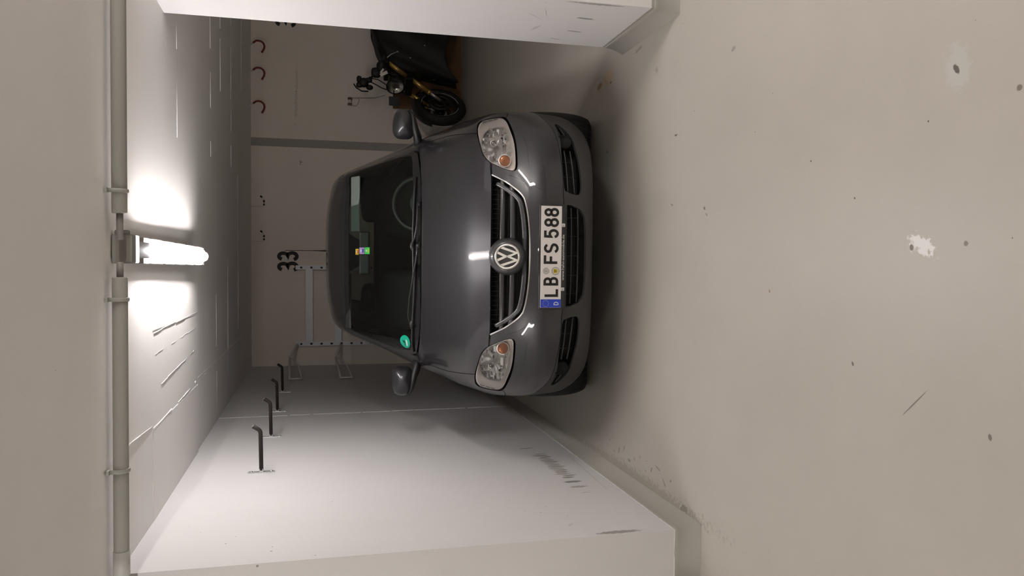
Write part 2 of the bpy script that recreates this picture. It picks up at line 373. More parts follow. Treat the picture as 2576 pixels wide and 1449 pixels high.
for xx in (-.9, -.4, -.1): ridge(xx, 3.85, xx+.03, 5.1, h=.0018, gap=.6)
struct(b.build('trim_3', M_ridge))

# ============================================================ LAMPS
M_tray = mat('lamp_tray_grey', (.36, .34, .32), .55)
M_clear = glass_mat('lamp_cover_clear', (.95, .95, .95))
M_diff = bpy.data.materials.new('lamp_diffuser_lit'); M_diff.use_nodes = True
tn = M_diff.node_tree
for n_ in list(tn.nodes): tn.nodes.remove(n_)
o_n = tn.nodes.new('ShaderNodeOutputMaterial'); t_n = tn.nodes.new('ShaderNodeBsdfTransparent'); e_n = tn.nodes.new('ShaderNodeEmission'); x_n = tn.nodes.new('ShaderNodeMixShader')
e_n.inputs[0].default_value = (*LAMP_COLOR, 1); e_n.inputs[1].default_value = 7; x_n.inputs[0].default_value = .35
tn.links.new(t_n.outputs[0], x_n.inputs[1]); tn.links.new(e_n.outputs[0], x_n.inputs[2]); tn.links.new(x_n.outputs[0], o_n.inputs[0])
M_tube = mat('lamp_tube_lit', LAMP_COLOR, .5, emit=LAMP_POWER)
M_steel = mat('clip_steel', (.55, .55, .55), .3, 1)
def ceiling_lamp(label, loc):
    """moisture-proof tube lamp; origin at the near end on the ceiling, runs along +y"""
    t = thing('ceiling_lamp', label, 'lamp', loc)
    L = 1.60; b = M()
    prof = [(-.036, -.018), (.036, -.018), (.054, -.034), (.054, -.053), (-.054, -.053), (-.054, -.034)]
    vs = [(x, y, z) for y in (0, L) for x, z in prof]; n = len(prof)
    b.add(vs, [tuple(range(n))[::-1], tuple(range(n, 2*n))]+[(i, (i+1) % n, n+(i+1) % n, n+i) for i in range(n)], False)
    for yy in (.22, L-.3): b.box((0, yy, -.009), (.05, .03, .019))
    b.build('tray', M_tray, t, bev=.003)
    d = M(); NP = 14; rings = []
    for (yy, k) in ((.015, .80), (.02, .92), (.04, 1), (.3, 1), (.6, 1), (.9, 1), (1.2, 1), (1.37, 1), (1.385, .95), (1.395, .66), (L-.015, .63), (L, .60)):
        rings.append([(k*.046*math.copysign(abs(math.cos(a))**.75, math.cos(a)), yy, -.049-k*.046*abs(math.sin(a))**.8) for a in [PI*i/(NP-1) for i in range(NP)]])
    vs = [p for r_ in rings for p in r_]; fs = [(i*NP+k, i*NP+k+1, (i+1)*NP+k+1, (i+1)*NP+k) for i in range(len(rings)-1) for k in range(NP-1)]
    fs += [tuple(range(NP))[::-1], tuple(range((len(rings)-1)*NP, len(rings)*NP))]
    d.add(vs, fs); d.build('diffuser', M_diff, t)
    tb = M(); tb.cyl((0, .05, -.078), (0, L-.07, -.074), .013, 16); tb.build('tube', M_tube, t)
    for k in range(6):
        yy = .10+k*(L-.2)/5
        for sx in (-1, 1):
            c = M(); c.tube([(sx*.047, yy-.012, -.036), (sx*.053, yy-.010, -.048), (sx*.050, yy+.006, -.058), (sx*.046, yy+.014, -.052)], .0035, 6); c.build('clip', M_steel, t)
    # entry box, collar and neck at the near end
    b = M(); b.box((0, -.248, -.038), (.108, .064, .070)); b.box((.012, -.262, -.036), (.115, .026, .05)); b.build('junction_box', mat('junction_box_grey', (.235, .222, .205), .6), t, bev=.006)
    b = M(); b.box((0, -.200, -.058), (.104, .024, .042)); b.build('collar', mat('collar_milky_lit', (.92, .88, .87), .4, emit=1.0), t, bev=.005)
    b = M(); b.box((0, -.09, -.048), (.062, .19, .054)); b.build('neck', mat('neck_grey', (.33, .31, .32), .5), t, bev=.004)
    return t
lampA = ceiling_lamp('lit white tube lamp on the ceiling above the car bonnet', (.069, 3.36, 2.405))
dup(lampA, (2.55, .8, 2.402), 0, 'tube lamp on the aisle ceiling to the right of the camera')
dup(lampA, (-2.55, .8, 2.402), 0, 'tube lamp on the aisle ceiling to the left of the camera')
dup(lampA, (.07, -2.6, 2.402), 0, 'tube lamp on the aisle ceiling straight behind the camera')  # unseen fill lamp, added to brighten the floor and back wall
for o in list(bpy.data.objects):       # the aisle lamps carry stronger tubes
    if o.name.startswith('tube') and o.parent is not lampA:
        k_ = 1.6 if o.parent.location.x > 1 else (1.0 if o.parent.location.x < -1 else .6)
        o.data = o.data.copy(); o.data.materials[0] = mat('aisle_tube_lit', (1, .955, .90), .5, emit=LAMP_POWER*1.9*k_)

# ============================================================ CONDUIT across the ceiling
M_pipe = mat('conduit_grey_plastic', (.27, .262, .24), .5)
YP, ZP = 3.03, 2.362
t = thing('cable_conduit', 'grey plastic cable duct clipped across the ceiling beside the lamp', 'cable duct', (0, YP, 2.40))
def pipe_seg(x0, x1):
    b = M(); b.lathe([(.0, 0), (.0245, 0), (.0262, .003), (.0262, x1-x0-.003), (.0245, x1-x0), (.0, x1-x0)], (x0, 0, ZP-2.40), (1, 0, 0), 26); return b.build('pipe', M_pipe, t)
pipe_seg(.195, 4.2); pipe_seg(-4.2, -.035)
M_thin = mat('thin_pipe_grey', (.20, .185, .17), .5)
for xa, xb in ((-.04, .02), (.10, .20)): b = M(); b.cyl((xa, .003, ZP-2.40), (xb, .003, ZP-2.40), .012, 16); b.build('thin_pipe', M_thin, t)
b = M(); b.cyl((-1.12, 0, ZP-2.40), (-1.03, 0, ZP-2.40), .0285, 26); b.build('pipe_sleeve', mat('sleeve_grey', (.36, .35, .33), .5), t)
for x in (-2.1, -.735, -.115, .275, 1.35, 2.3):
    b = M(); b.tube([(x, -.028, .0), (x, -.033, -.038), (x, -.022, -.058), (x, 0, -.067), (x, .022, -.058), (x, .030, -.044)], .0075, 8, flat=(1, .5)); b.box((x, -.034, -.004), (.016, .022, .008)); b.build('clip', M_pipe, t)

# ============================================================ HOOKS ON THE LEFT WALL
M_foam = mat('dark_brown_foam', (.022, .014, .011), .8); M_plate = mat('galvanised_plate', (.62, .62, .63), .35, .8)
def arm_hook():
    t = thing('wall_hook', '', 'hook')
    b = M(); b.box((.003, 0, 0), (.006, .024, .145)); b.box((.012, 0, .0), (.022, .020, .02)); b.build('mounting_plate', M_plate, t, bev=.001)
    for z in (-.055, .055): s_ = M(); s_.lathe([(.0, .006), (.007, .004), (.008, 0)], (.006, 0, z), (1, 0, 0), 12); s_.build('screw', M_steel, t)
    b = M(); b.tube([(.014, 0, .0), (.225, 0, .004)]+[(.225+.03*math.sin(a), 0, .004+.03*(1-math.cos(a))) for a in (.2, .4, .6, .8)]+[(.268, 0, .045)], .0118, 12); b.build('padded_arm', M_foam, t)
    b = M(); b.lathe([(.0, .004), (.010, .003), (.0125, 0)], (.268, 0, .045), (.68, 0, .73), 12); b.build('end_cap', mat('cap_grey', (.25, .22, .2), .4), t)
    return t
h0 = arm_hook(); hg = 'padded hooks in a row on the left wall'
labs = ['padded wall hook on the left wall, nearest to the camera', 'padded wall hook on the left wall, second from the camera',
        'padded wall hook on the left wall, third from the camera', 'padded wall hook on the left wall, farthest and closest to the back corner']
for i, (y, z) in enumerate(((4.575, 1.995), (5.52, 2.003), (6.49, 2.016), (7.50, 2.027))):
    if i == 0: h0.location = (XL, y, z); h0['label'] = labs[0]; h0['group'] = hg
    else: dup(h0, (XL, y, z), 0, labs[i], hg)

# ============================================================ RED BICYCLE HOOKS
M_red = mat('red_hook_coating', (.17, .018, .015), .45)
def red_hook():
    t = thing('bicycle_hook', '', 'hook')
    b = M(); b.lathe([(.0, 0), (.012, 0), (.012, -.006), (.0, -.006)], (0, 0, 0), (0, 0, 1), 14); b.tube([(0, 0, 0), (.012, 0, -.02), (.040, 0, -.062)], .0075, 8); b.build('screw_shank', M_plate, t)
    pts = [(.034, 0, -.052), (.060, 0, -.085), (.064, 0, -.112), (.058, 0, -.142), (.035, 0, -.168), (.003, 0, -.178), (-.028, 0, -.172), (-.072, 0, -.148)]
    b = M(); b.tube(pts, .0118, 10); b.build('coated_hook', M_red, t)
    return t
r0 = red_hook(); rg = 'red hooks under the ceiling at the back wall'
labs = ['red bicycle hook under the ceiling, nearest the bay stripe', 'red bicycle hook under the ceiling, middle one of three', 'red bicycle hook under the ceiling, nearest the white divider']
for i, x in enumerate((1.868, 2.252, 2.562)):
    if i == 0: r0.location = (x, 9.38, 2.50); r0['label'] = labs[0]; r0['group'] = rg
    else: dup(r0, (x, 9.38, 2.50), 0, labs[i], rg)
for o in [o for o in bpy.data.objects if o.name.startswith('bicycle_hook')]: o.location.z = cz(9.38)+.006+.02*(9.38-5.18)/4.6+.008*0

# ============================================================ SMALL WIRE HOOKS
M_wire = mat('bare_wire', (.55, .52, .48), .35, .7); M_rub = mat('black_rubber', (.012, .012, .012), .7)
def wire_hook():
    t = thing('wire_hook', '', 'hook')
    b = M(); b.tube([(.10, 0, -.003), (.012, 0, -.003), (0, 0, -.010), (0, 0, -.150), (.006, 0, -.166), (.05, 0, -.168)], .0032, 8); b.build('wire', M_wire, t)
    for x0, x1 in ((.012, .032), (.048, .072)):
        s_ = M(); s_.cyl((x0, 0, -.168), (x1, 0, -.168), .010, 10); s_.build('rubber_sleeve', M_rub, t)
    b = M(); b.tube([(.05, 0, -.168), (.085, 0, -.164), (.11, 0, -.142)], .0032, 8); b.build('curved_end', M_wire, t)
    b = M(); b.cyl((.104, 0, -.148), (.122, 0, -.128), .010, 10); b.build('rubber_tip', M_rub, t)
    return t
zc = cz(9.4)+.006+.02*(9.4-5.18)/4.6
k0 = wire_hook(); k0.location = (.72, 9.4, zc); k0['label'] = 'thin wire hook under the ceiling, nearer the bay stripe'; k0['group'] = 'wire hooks under the ceiling'
dup(k0, (.315, 9.4, zc), 0, 'thin wire hook under the ceiling, nearer the bay number 33', 'wire hooks under the ceiling')

# ============================================================ PAINTED NUMBERS
M_ink = mat('stencil_black', (.02, .018, .016), .6, noise=.5, nscale=8)
def wall_number(chars, x0, z0, h, cw, gap, label):
    b = M(); x = x0
    for c in chars:
        for st in glyph(c, cw/h*.82):
            # stencilled: strokes cut by bridges
            pts = [(x+cw*.09+p[0]*h*.93, z0+.035*h+p[1]*h*.93) for p in st]; n = len(pts)
            segs = [pts]
            for sg in segs:
                if len(sg) > 1: b.ribbon(sg, .042, lambda a, c_, d: (a, YB-.0008-d, c_), 0, .0006)
        x += cw+gap
    o = b.build('bay_number', M_ink); return tag(o, label, 'number')
wall_number('33', -.030, 1.958, .222, .108, .016, 'black stencilled bay number 33 on the back wall above the car')
wall_number('34', 2.862, 1.985, .215, .108, .016, 'black stencilled bay number on the back wall, cut off by the divider')

# ============================================================ WALL RACK behind the car
M_alu = mat('rack_aluminium', (.80, .82, .86), .45, .1); M_dark = mat('slot_dark', (.03, .03, .03), .6)
t = thing('wall_rack', 'grey metal slotted wall rack with two arms on the back wall', 'rack', (-.45, YB, 1.2))
def rail(x):
    b = M(); b.box((x, -.018, .30), (.050, .036, .96)); r_ = b.build('upright', M_alu, t, bev=.002)
    for k in range(8):
        s_ = M(); s_.box((x, -.037, .715-k*.118), (.022, .004, .026)); q = s_.build('slot', M_dark, r_)
for x in (.462, -.452): rail(x)
for z in (.622, .285):
    b = M(); b.box((.005, -.048, z), (.88, .024, .085)); b.build('crossbar', M_alu, t, bev=.003)
for z in (.775, .262):
    a_ = M(); a_.tube([(-.455, -.04, z-.015), (-.57, -.46, z+.056)], .012, 4, flat=(1.3, .6)); a_.tube([(-.57, -.43, z+.056), (-.685, -1.36, z+.018)], .0145, 4); 
    o = a_.build('arm', mat('arm_grey', (.72, .68, .64), .5, .1), t)
    a_ = M(); a_.tube([(-.57, -.50, z+.03), (-.61, -.80, z-.05), (-.685, -1.355, z-.10), (-.685, -1.355, z+.018)], .008, 6); a_.build('brace', M_alu, o)

# ============================================================ LITTLE BLOCK WITH WIRES ON THE BACK WALL
t = thing('cable_terminal', 'small white and brown block with thin wires on the back wall', 'terminal block', (2.02, YB, 1.348))
b = M(); b.box((0, -.02, 0), (.10, .040, .030)); b.build('white_block', mat('terminal_white', (.6, .57, .52), .5), t, bev=.002)
for dx in (-.036, .03): b = M(); b.box((dx, -.022, 0), (.026, .04, .048)); b.build('brown_block', mat('terminal_brown', (.10, .045, .025), .5), t, bev=.002)
b = M(); b.tube([(.04, -.02, -.02), (.045, -.02, -.08), (.05, -.016, -.16), (.06, -.01, -.30), (.10, -.006, -.42)], .0022, 6)
b.tube([(-.05, -.02, -.03), (-.055, -.03, -.07), (-.02, -.03, -.10), (.03, -.02, -.11), (.045, -.02, -.09)], .0022, 6); b.build('wire', mat('wire_dark', (.05, .03, .03), .5), t)

# ============================================================ CARDBOARD SHEET
M_card = mat('brown_cardboard', (.17, .085, .035), .75, noise=.35, nscale=3)
b = M(); rr = Matrix.Rotation(-.06, 3, 'X'); b.box((2.52, 9.495, .415), (1.12, .008, .84), rr)
tag(b.build('cardboard_sheet', M_card), 'brown board leaning on the back wall behind the motorcycle', 'board')

# ============================================================ BODY SURFACE (control net and spline)
NET = [
 [(0,0.12,0.257),(0.17,0.125,0.254),(0.33,0.14,0.25),(0.46,0.17,0.244),(0.559,0.22,0.237),(0.635,0.295,0.227),(0.691,0.385,0.222),(0.735,0.48,0.222),(0.76,0.555,0.222)],
 [(0,0.05,0.274),(0.17,0.055,0.272),(0.33,0.075,0.267),(0.47,0.11,0.262),(0.581,0.175,0.257),(0.663,0.265,0.257),(0.724,0.365,0.262),(0.768,0.47,0.267),(0.788,0.562,0.272)],
 [(0,0.022,0.335),(0.17,0.027,0.335),(0.33,0.05,0.335),(0.48,0.092,0.335),(0.602,0.16,0.335),(0.694,0.25,0.335),(0.756,0.355,0.335),(0.794,0.465,0.335),(0.81,0.572,0.335)],
 [(0,0.015,0.44),(0.17,0.02,0.44),(0.33,0.043,0.44),(0.48,0.088,0.44),(0.612,0.158,0.44),(0.706,0.25,0.44),(0.77,0.362,0.44),(0.808,0.48,0.437),(0.823,0.588,0.43)],
 [(0,0,0.53),(0.17,0.005,0.53),(0.33,0.028,0.53),(0.48,0.074,0.53),(0.615,0.148,0.53),(0.711,0.246,0.53),(0.778,0.368,0.53),(0.818,0.5,0.525),(0.834,0.628,0.515)],
 [(0,0.02,0.61),(0.17,0.026,0.61),(0.33,0.052,0.61),(0.48,0.1,0.61),(0.615,0.174,0.61),(0.713,0.273,0.61),(0.781,0.4,0.61),(0.823,0.545,0.605),(0.84,0.695,0.585)],
 [(0,0.055,0.7),(0.165,0.063,0.7),(0.32,0.092,0.7),(0.47,0.145,0.7),(0.607,0.225,0.7),(0.706,0.328,0.7),(0.778,0.46,0.697),(0.824,0.62,0.685),(0.846,0.8,0.645)],
 [(0,0.105,0.796),(0.16,0.113,0.794),(0.31,0.145,0.786),(0.455,0.205,0.779),(0.592,0.295,0.776),(0.694,0.405,0.775),(0.768,0.55,0.765),(0.821,0.73,0.737),(0.85,0.94,0.67)],
 [(0,0.27,0.904),(0.16,0.278,0.902),(0.31,0.305,0.896),(0.45,0.35,0.887),(0.577,0.415,0.876),(0.68,0.5233,0.8553),(0.76,0.6667,0.8187),(0.827,0.87,0.76),(0.861,1.09,0.64)],
 [(0,0.6,0.997),(0.16,0.606,0.995),(0.31,0.628,0.989),(0.45,0.665,0.978),(0.575,0.715,0.962),(0.682,0.7933,0.9313),(0.768,0.8867,0.8727),(0.835,1.02,0.775),(0.87,1.23,0.51)],
 [(0,0.94,1.062),(0.16,0.947,1.06),(0.31,0.97,1.054),(0.45,1.01,1.044),(0.58,1.065,1.028),(0.69,1.12,0.9947),(0.785,1.17,0.9113),(0.855,1.22,0.72),(0.868,1.3,0.22)],
 [(0,1.04,1.092),(0.16,1.05,1.091),(0.31,1.075,1.088),(0.45,1.115,1.083),(0.6,1.18,1.072),(0.715,1.27,1.035),(0.795,1.37,0.945),(0.872,1.42,0.65),(0.876,1.46,0.2)],
 [(0,1.46,1.298),(0.15,1.468,1.297),(0.3,1.488,1.292),(0.45,1.522,1.282),(0.605,1.575,1.262),(0.742,1.7,1.11),(0.81,1.76,0.965),(0.882,1.8,0.62),(0.878,1.8,0.2)],
 [(0,1.87,1.495),(0.14,1.876,1.493),(0.295,1.892,1.487),(0.445,1.92,1.476),(0.588,1.965,1.455),(0.725,2.06,1.2),(0.808,2.1,0.975),(0.885,2.12,0.62),(0.88,2.12,0.2)],
 [(0,2.08,1.567),(0.14,2.085,1.566),(0.29,2.095,1.561),(0.44,2.115,1.542),(0.588,2.15,1.495),(0.725,2.35,1.23),(0.808,2.38,0.98),(0.886,2.38,0.62),(0.88,2.38,0.2)],
 [(0,2.55,1.628),(0.14,2.55,1.627),(0.29,2.55,1.621),(0.45,2.55,1.598),(0.605,2.56,1.535),(0.73,2.7,1.26),(0.81,2.7,0.985),(0.886,2.7,0.62),(0.88,2.7,0.2)],
 [(0,3.2,1.632),(0.14,3.2,1.631),(0.29,3.2,1.625),(0.45,3.2,1.602),(0.6,3.2,1.54),(0.725,3.2,1.27),(0.808,3.2,0.995),(0.886,3.2,0.62),(0.88,3.2,0.2)],
 [(0,3.85,1.6),(0.14,3.85,1.599),(0.28,3.85,1.592),(0.44,3.85,1.577),(0.58,3.84,1.53),(0.71,3.84,1.27),(0.79,3.84,1),(0.876,3.84,0.62),(0.868,3.84,0.2)],
 [(0,4.12,1.51),(0.14,4.12,1.508),(0.28,4.11,1.5),(0.4,4.09,1.485),(0.51,4.05,1.45),(0.63,4.06,1.26),(0.76,4.08,1),(0.85,4.1,0.62),(0.84,4.1,0.21)],
 [(0,4.3,1.02),(0.16,4.3,1.02),(0.32,4.29,1.02),(0.47,4.27,1.02),(0.58,4.24,1.01),(0.66,4.2,0.95),(0.74,4.17,0.82),(0.8,4.2,0.6),(0.8,4.2,0.22)],
 [(0,4.38,0.6),(0.16,4.38,0.6),(0.32,4.37,0.6),(0.47,4.35,0.6),(0.58,4.32,0.59),(0.66,4.28,0.57),(0.73,4.25,0.52),(0.77,4.25,0.42),(0.77,4.25,0.24)],
 [(0,4.33,0.27),(0.16,4.33,0.27),(0.32,4.32,0.27),(0.47,4.31,0.27),(0.57,4.29,0.27),(0.65,4.26,0.27),(0.71,4.24,0.26),(0.74,4.23,0.25),(0.75,4.22,0.24)],
]
_N=np.array(NET,float)
_M=np.concatenate([(_N[:,:0:-1]*np.array([-1,1,1])),_N],axis=1)   # 22 x 17, centre column index 8
_M=np.concatenate([2*_M[:,:1]-_M[:,1:2],_M,2*_M[:,-1:]-_M[:,-2:-1]],axis=1)
_M=np.concatenate([2*_M[:1]-_M[1:2],_M,2*_M[-1:]-_M[-2:-1]],axis=0)
def _w(t):
    return np.stack([-.5*t+t*t-.5*t**3,1-2.5*t*t+1.5*t**3,.5*t+2*t*t-1.5*t**3,-.5*t*t+.5*t**3],-1)
def S(s,r):
    """body surface point; s in -8..8 across, r in 0..21 along"""
    s=np.clip(np.asarray(s,float),-8,8)+8;r=np.clip(np.asarray(r,float),0,21)
    i=np.minimum(np.floor(s).astype(int),15);j=np.minimum(np.floor(r).astype(int),20)
    ws=_w(s-i);wr=_w(r-j);P=0
    for a in range(4):
        for b in range(4):
            P=P+_M[j+a,i+b]*(wr[...,a]*ws[...,b])[...,None]
    return P
def SN(s,r,e=1e-3):
    s=np.asarray(s,float);r=np.asarray(r,float)
    ds=S(np.minimum(s+e,8),r)-S(np.maximum(s-e,-8),r);dr=S(s,np.minimum(r+e,21))-S(s,np.maximum(r-e,0))
    n=np.cross(ds,dr);return n/np.maximum(np.linalg.norm(n,axis=-1,keepdims=True),1e-12)

# ============================================================ THE CAR
M_paint = mat('anthracite_paint', (.029, .028, .033), .38, .35, spec=.4, coat=.8, coat_rough=.03)
M_blk = mat('black_trim', (.012, .012, .013), .5); M_plast = mat('dark_textured_plastic', (.026, .025, .024), .55, bump=.1, bscale=400)
M_void = mat('black_void', (.004, .004, .004), .9); M_gloss = mat('gloss_black', (.008, .008, .009), .12, coat=.5)
M_chrome = mat('chrome', (.78, .78, .78), .12, 1); M_slat = mat('grille_slat', (.035, .034, .038), .38, coat=.4)
M_glass = glass_mat('tinted_windscreen', (.66, .74, .68)); M_side = glass_mat('tinted_side_glass', (.28, .31, .29)); M_lens = glass_mat('clear_lens', (.93, .93, .92))
M_bez = mat('lamp_bezel_pale', (.86, .80, .77), .35, .1); M_tyre = mat('tyre_rubber', (.016, .015, .014), .8, bump=.2, bscale=90)
car = thing('car', 'dark grey compact people carrier parked nose out in the bay', 'car', (.073, 3.80, 0), -math.radians(1.3))
V = lambda p: Vector((float(p[0]), float(p[1]), float(p[2])))
def Sp(s, r, off=0):
    p = S(float(s), float(r)); n = SN(float(s), float(r)); return V(p+n*off)
def strip(line, w):
    """closed param-space polygon: a gap of real width w metres along a param polyline"""
    L = []; Rr = []; e = 1e-3; line = [p for i, p in enumerate(line) if i == 0 or math.hypot(p[0]-line[i-1][0], p[1]-line[i-1][1]) > 1e-4]; N = len(line)
    for i, (s, r) in enumerate(line):
        a = S(*line[max(i-1, 0)]); b = S(*line[min(i+1, N-1)]); T = b-a; T = T/np.linalg.norm(T) if np.linalg.norm(T) > 1e-7 else T0; T0 = T; n = SN(s, r); o = np.cross(n, T)
        ds = (S(s+e, r)-S(s-e, r))/(2*e); dr = (S(s, r+e)-S(s, r-e))/(2*e)
        A = np.stack([ds, dr], 1); q = np.linalg.lstsq(A, o*w/2, rcond=None)[0]
        L.append((s+q[0], r+q[1])); Rr.append((s-q[0], r-q[1]))
    return L+Rr[::-1]
def dense(poly, closed=True, step=.12, smooth=0):
    P = [tuple(p) for p in poly]
    for _ in range(smooth):
        Q = []
        for i in range(len(P) if closed else len(P)-1):
            a = P[i]; b = P[(i+1) % len(P)]; Q += [(.75*a[0]+.25*b[0], .75*a[1]+.25*b[1]), (.25*a[0]+.75*b[0], .25*a[1]+.75*b[1])]
        P = ([P[0]] if not closed else [])+Q+([P[-1]] if not closed else [])
    out = []
    for i in range(len(P) if closed else len(P)-1):
        a = P[i]; b = P[(i+1) % len(P)]; n = max(1, int(math.hypot(a[0]-b[0], a[1]-b[1])/step))
        out += [(a[0]+(b[0]-a[0])*k/n, a[1]+(b[1]-a[1])*k/n) for k in range(n)]
    if not closed: out.append(P[-1])
    return out
T = {
 'headlight': [(2.8165,5.9558),(2.824,5.8174),(2.9244,5.7501),(3.1173,5.7163),(3.3641,5.6868),(3.763,5.656),(4.1116,5.6634),(4.6381,5.7071),(5.154,5.7107),(5.4953,5.7538),(5.7434,5.8622),(5.8167,6.1088),(5.8876,6.5),(5.948,7.0133),(5.6856,7.3119),(5.2931,7.4483),(4.969,7.4866),(4.546,7.4818),(4.1432,7.439),(3.7719,7.3931),(3.524,7.2956),(3.3238,7.1369),(3.1436,6.8193),(2.9608,6.3895)],
 'lamp_hole': [(2.7729,5.9283),(2.7804,5.7071),(2.9083,5.6098),(3.1019,5.583),(3.3998,5.5539),(3.8952,5.525),(4.393,5.5486),(4.9575,5.5929),(5.5252,5.6059),(5.9127,5.7064),(5.974,6.0654),(6.0405,6.4611),(6.1273,7.0042),(5.8367,7.4122),(5.396,7.5183),(4.9465,7.5521),(4.5009,7.5312),(4.0847,7.4803),(3.7355,7.4301),(3.4754,7.3282),(3.2881,7.1583),(3.1094,6.8418),(2.9277,6.416)],
 'bezel': [(2.9142,6.0639),(2.9947,5.9252),(3.1334,5.8484),(3.3266,5.7948),(3.637,5.766),(4.0255,5.7667),(4.4377,5.7898),(4.9561,5.8044),(5.1146,6.0801),(5.1469,6.5901),(5.0195,6.9795),(4.7595,7.2148),(4.3787,7.353),(4.0553,7.3758),(3.7598,7.3384),(3.5408,7.2378),(3.3654,7.0732),(3.1993,6.7746),(3.0396,6.4152)],
 'chrome_out': [(2.8039,7.0471),(2.7507,6.964),(2.581,6.6064),(2.3881,6.1676),(2.1978,5.842),(2.0161,5.5652),(1.848,5.3845),(1.7505,5.3204),(1.4022,5.2019),(0.8637,5.1119),(0.4374,5.0787),(0.0309,5.0691)],
 'paint_low': [(0.0157,3.0445),(0.9251,3.0062),(1.5675,2.9745),(2.023,2.976),(2.5818,2.9445),(3.3205,2.9585),(3.9826,2.9933),(4.5632,3.0501),(5.1118,3.2199),(5.6959,3.4443)],
 'centre_low': [(0.0198,2.8671),(0.8586,2.8363),(1.5812,2.805),(1.5826,2.5942),(1.4461,2.1172),(1.2186,1.8322),(0.8605,1.7415),(0.4278,1.7158),(0.0139,1.7193)],
 'side_low': [(2.0783,2.9225),(1.993,2.7118),(1.9157,2.3563),(1.9442,2.1265),(2.0993,1.9933),(2.4773,1.9676),(3.0855,2.0017),(3.655,2.0961),(4.0942,2.122),(4.6378,2.3165),(5.2531,2.7015),(5.1861,2.8575),(4.5016,2.8509),(4.1072,2.8028),(3.3223,2.9051),(2.582,2.9268)],
 'fog': [(4.0391,2.2223),(4.1539,2.2048),(4.261,2.2155),(4.3512,2.2543),(4.4163,2.3184),(4.4504,2.4028),(4.4504,2.5017),(4.4165,2.6089),(4.3522,2.718),(4.2641,2.822),(4.161,2.9136),(4.052,2.985),(3.9454,3.0289),(3.8481,3.0403),(3.764,3.019),(3.6964,2.9682),(3.6475,2.8945),(3.6193,2.8053),(3.6136,2.7071),(3.6315,2.6056),(3.6732,2.5058),(3.7381,2.4125),(3.8239,2.3308),(3.9263,2.2656)],
 'crease': [(2.855,5.0002),(3.3007,5.0046),(3.6988,5.0077),(4.2515,5.054),(5.3499,5.1729)],
 'vcrease': [(2.947,6.9385),(2.6598,6.1261),(2.4867,5.6025),(2.3471,5.3224),(2.2353,4.9889),(2.0289,4.237),(1.8245,3.2506)],
}
hl = dense(T['headlight'], smooth=1); lh = dense(T['lamp_hole'], smooth=1); bz = dense(T['bezel'], smooth=1)
co = T['chrome_out'][::-1]; co[0] = (-.2, co[0][1]); co = dense(co, False, .08, smooth=1)
def inset(line, w):   # shift an open line sideways in real metres (towards the car centre / up)
    out = []
    for i, (s, r) in enumerate(line):
        a = S(*line[max(i-1, 0)]); b = S(*line[min(i+1, len(line)-1)]); t_ = b-a; t_ = t_/np.linalg.norm(t_); o = np.cross(SN(s, r), t_)
        e = 1e-3; A = np.stack([(S(s+e, r)-S(s-e, r))/(2*e), (S(s, r+e)-S(s, r-e))/(2*e)], 1); q = np.linalg.lstsq(A, o*w, rcond=None)[0]; out.append((s+q[0], r+q[1]))
    return out
ci = inset(co, .0068)
grille_poly = ci+[(2.80, 7.10), (-.2, 7.10)]
chrome_poly = co+ci[::-1]
hood_front = [(-.3, 7.035), (1.0, 7.04), (2.0, 7.05), (2.6, 7.05), (3.0, 7.065), (3.42, 7.05)]
hood_side = dense([(4.80, 7.40), (4.90, 7.58), (5.12, 8.2141), (5.30, 8.8449), (5.35, 9.5287), (5.29, 10.3356), (5.10, 10.97), (5.08, 11.0)], False, .15, smooth=1)
hood_rear = dense([(-.3, 9.915), (.8, 9.93), (1.59, 9.995), (3.05, 10.39), (4.19, 10.83), (5.12, 10.98)], False, .15, smooth=1)
ws_in = dense([(-.3, 12.86), (2.4, 12.92), (3.2, 12.95), (3.72, 12.93), (3.92, 12.6), (4.05, 12.3), (4.2, 11.9), (4.28, 11.55), (4.26, 11.22), (3.9, 11.13), (2.7, 11.085), (1.0, 11.06), (-.3, 11.05)], True, .15)
ws_out = dense([(-.3, 13.08), (2.4, 13.14), (3.5, 13.17), (4.0, 13.12), (4.2, 12.6), (4.36, 12.1), (4.5, 11.7), (4.54, 11.2), (4.4, 10.97), (3.05, 10.62), (1.59, 10.2), (-.3, 10.12)], True, .15)
cowl = dense([(-.3, 9.915), (.8, 9.93), (1.59, 9.995), (3.05, 10.39), (4.19, 10.83), (4.6, 10.93), (4.55, 11.25), (4.4, 10.97)][:7]+[(4.4, 10.99), (3.05, 10.62), (1.59, 10.2), (-.3, 10.12)], True, .15)
sidewin = [dense(p, True, .2) for p in ([(4.62, 13.05), (5.85, 11.95), (5.92, 12.4), (5.92, 14.15), (4.45, 14.1), (4.4, 13.6)], [(4.42, 14.3), (5.92, 14.35), (5.92, 15.95), (4.42, 15.95)], [(4.42, 16.1), (5.92, 16.1), (5.92, 17.2), (4.6, 17.25)])]
rearwin = dense([(-.3, 18.15), (3.6, 18.15), (3.7, 18.8), (-.3, 18.8)], True, .2)
paint_low = T['paint_low'][:]; paint_low[0] = (-.3, 3.045); paint_low += [(6.5, 3.52), (7.3, 3.5), (8.2, 3.45)]
fender_seam = [(5.55, 5.72), (5.94, 5.48), (6.364, 5.306), (7.2, 5.1), (8.2, 4.95)]
fender_rear = [(5.1, 10.93), (5.55, 11.02), (6.0, 11.0), (7.0, 10.75), (8.2, 10.6)]
gaps = [strip(dense(g, False, .1), w_) for g, w_ in ((hood_side, .0055), (paint_low, .003), (fender_seam, .004), (fender_rear, .005),
        ([(5.95, 11.25), (5.96, 13), (5.96, 14.22), (7, 14.24), (8.2, 14.25)], .004), ([(5.96, 14.22), (5.96, 16), (7, 16.0), (8.2, 16.0)], .004))]
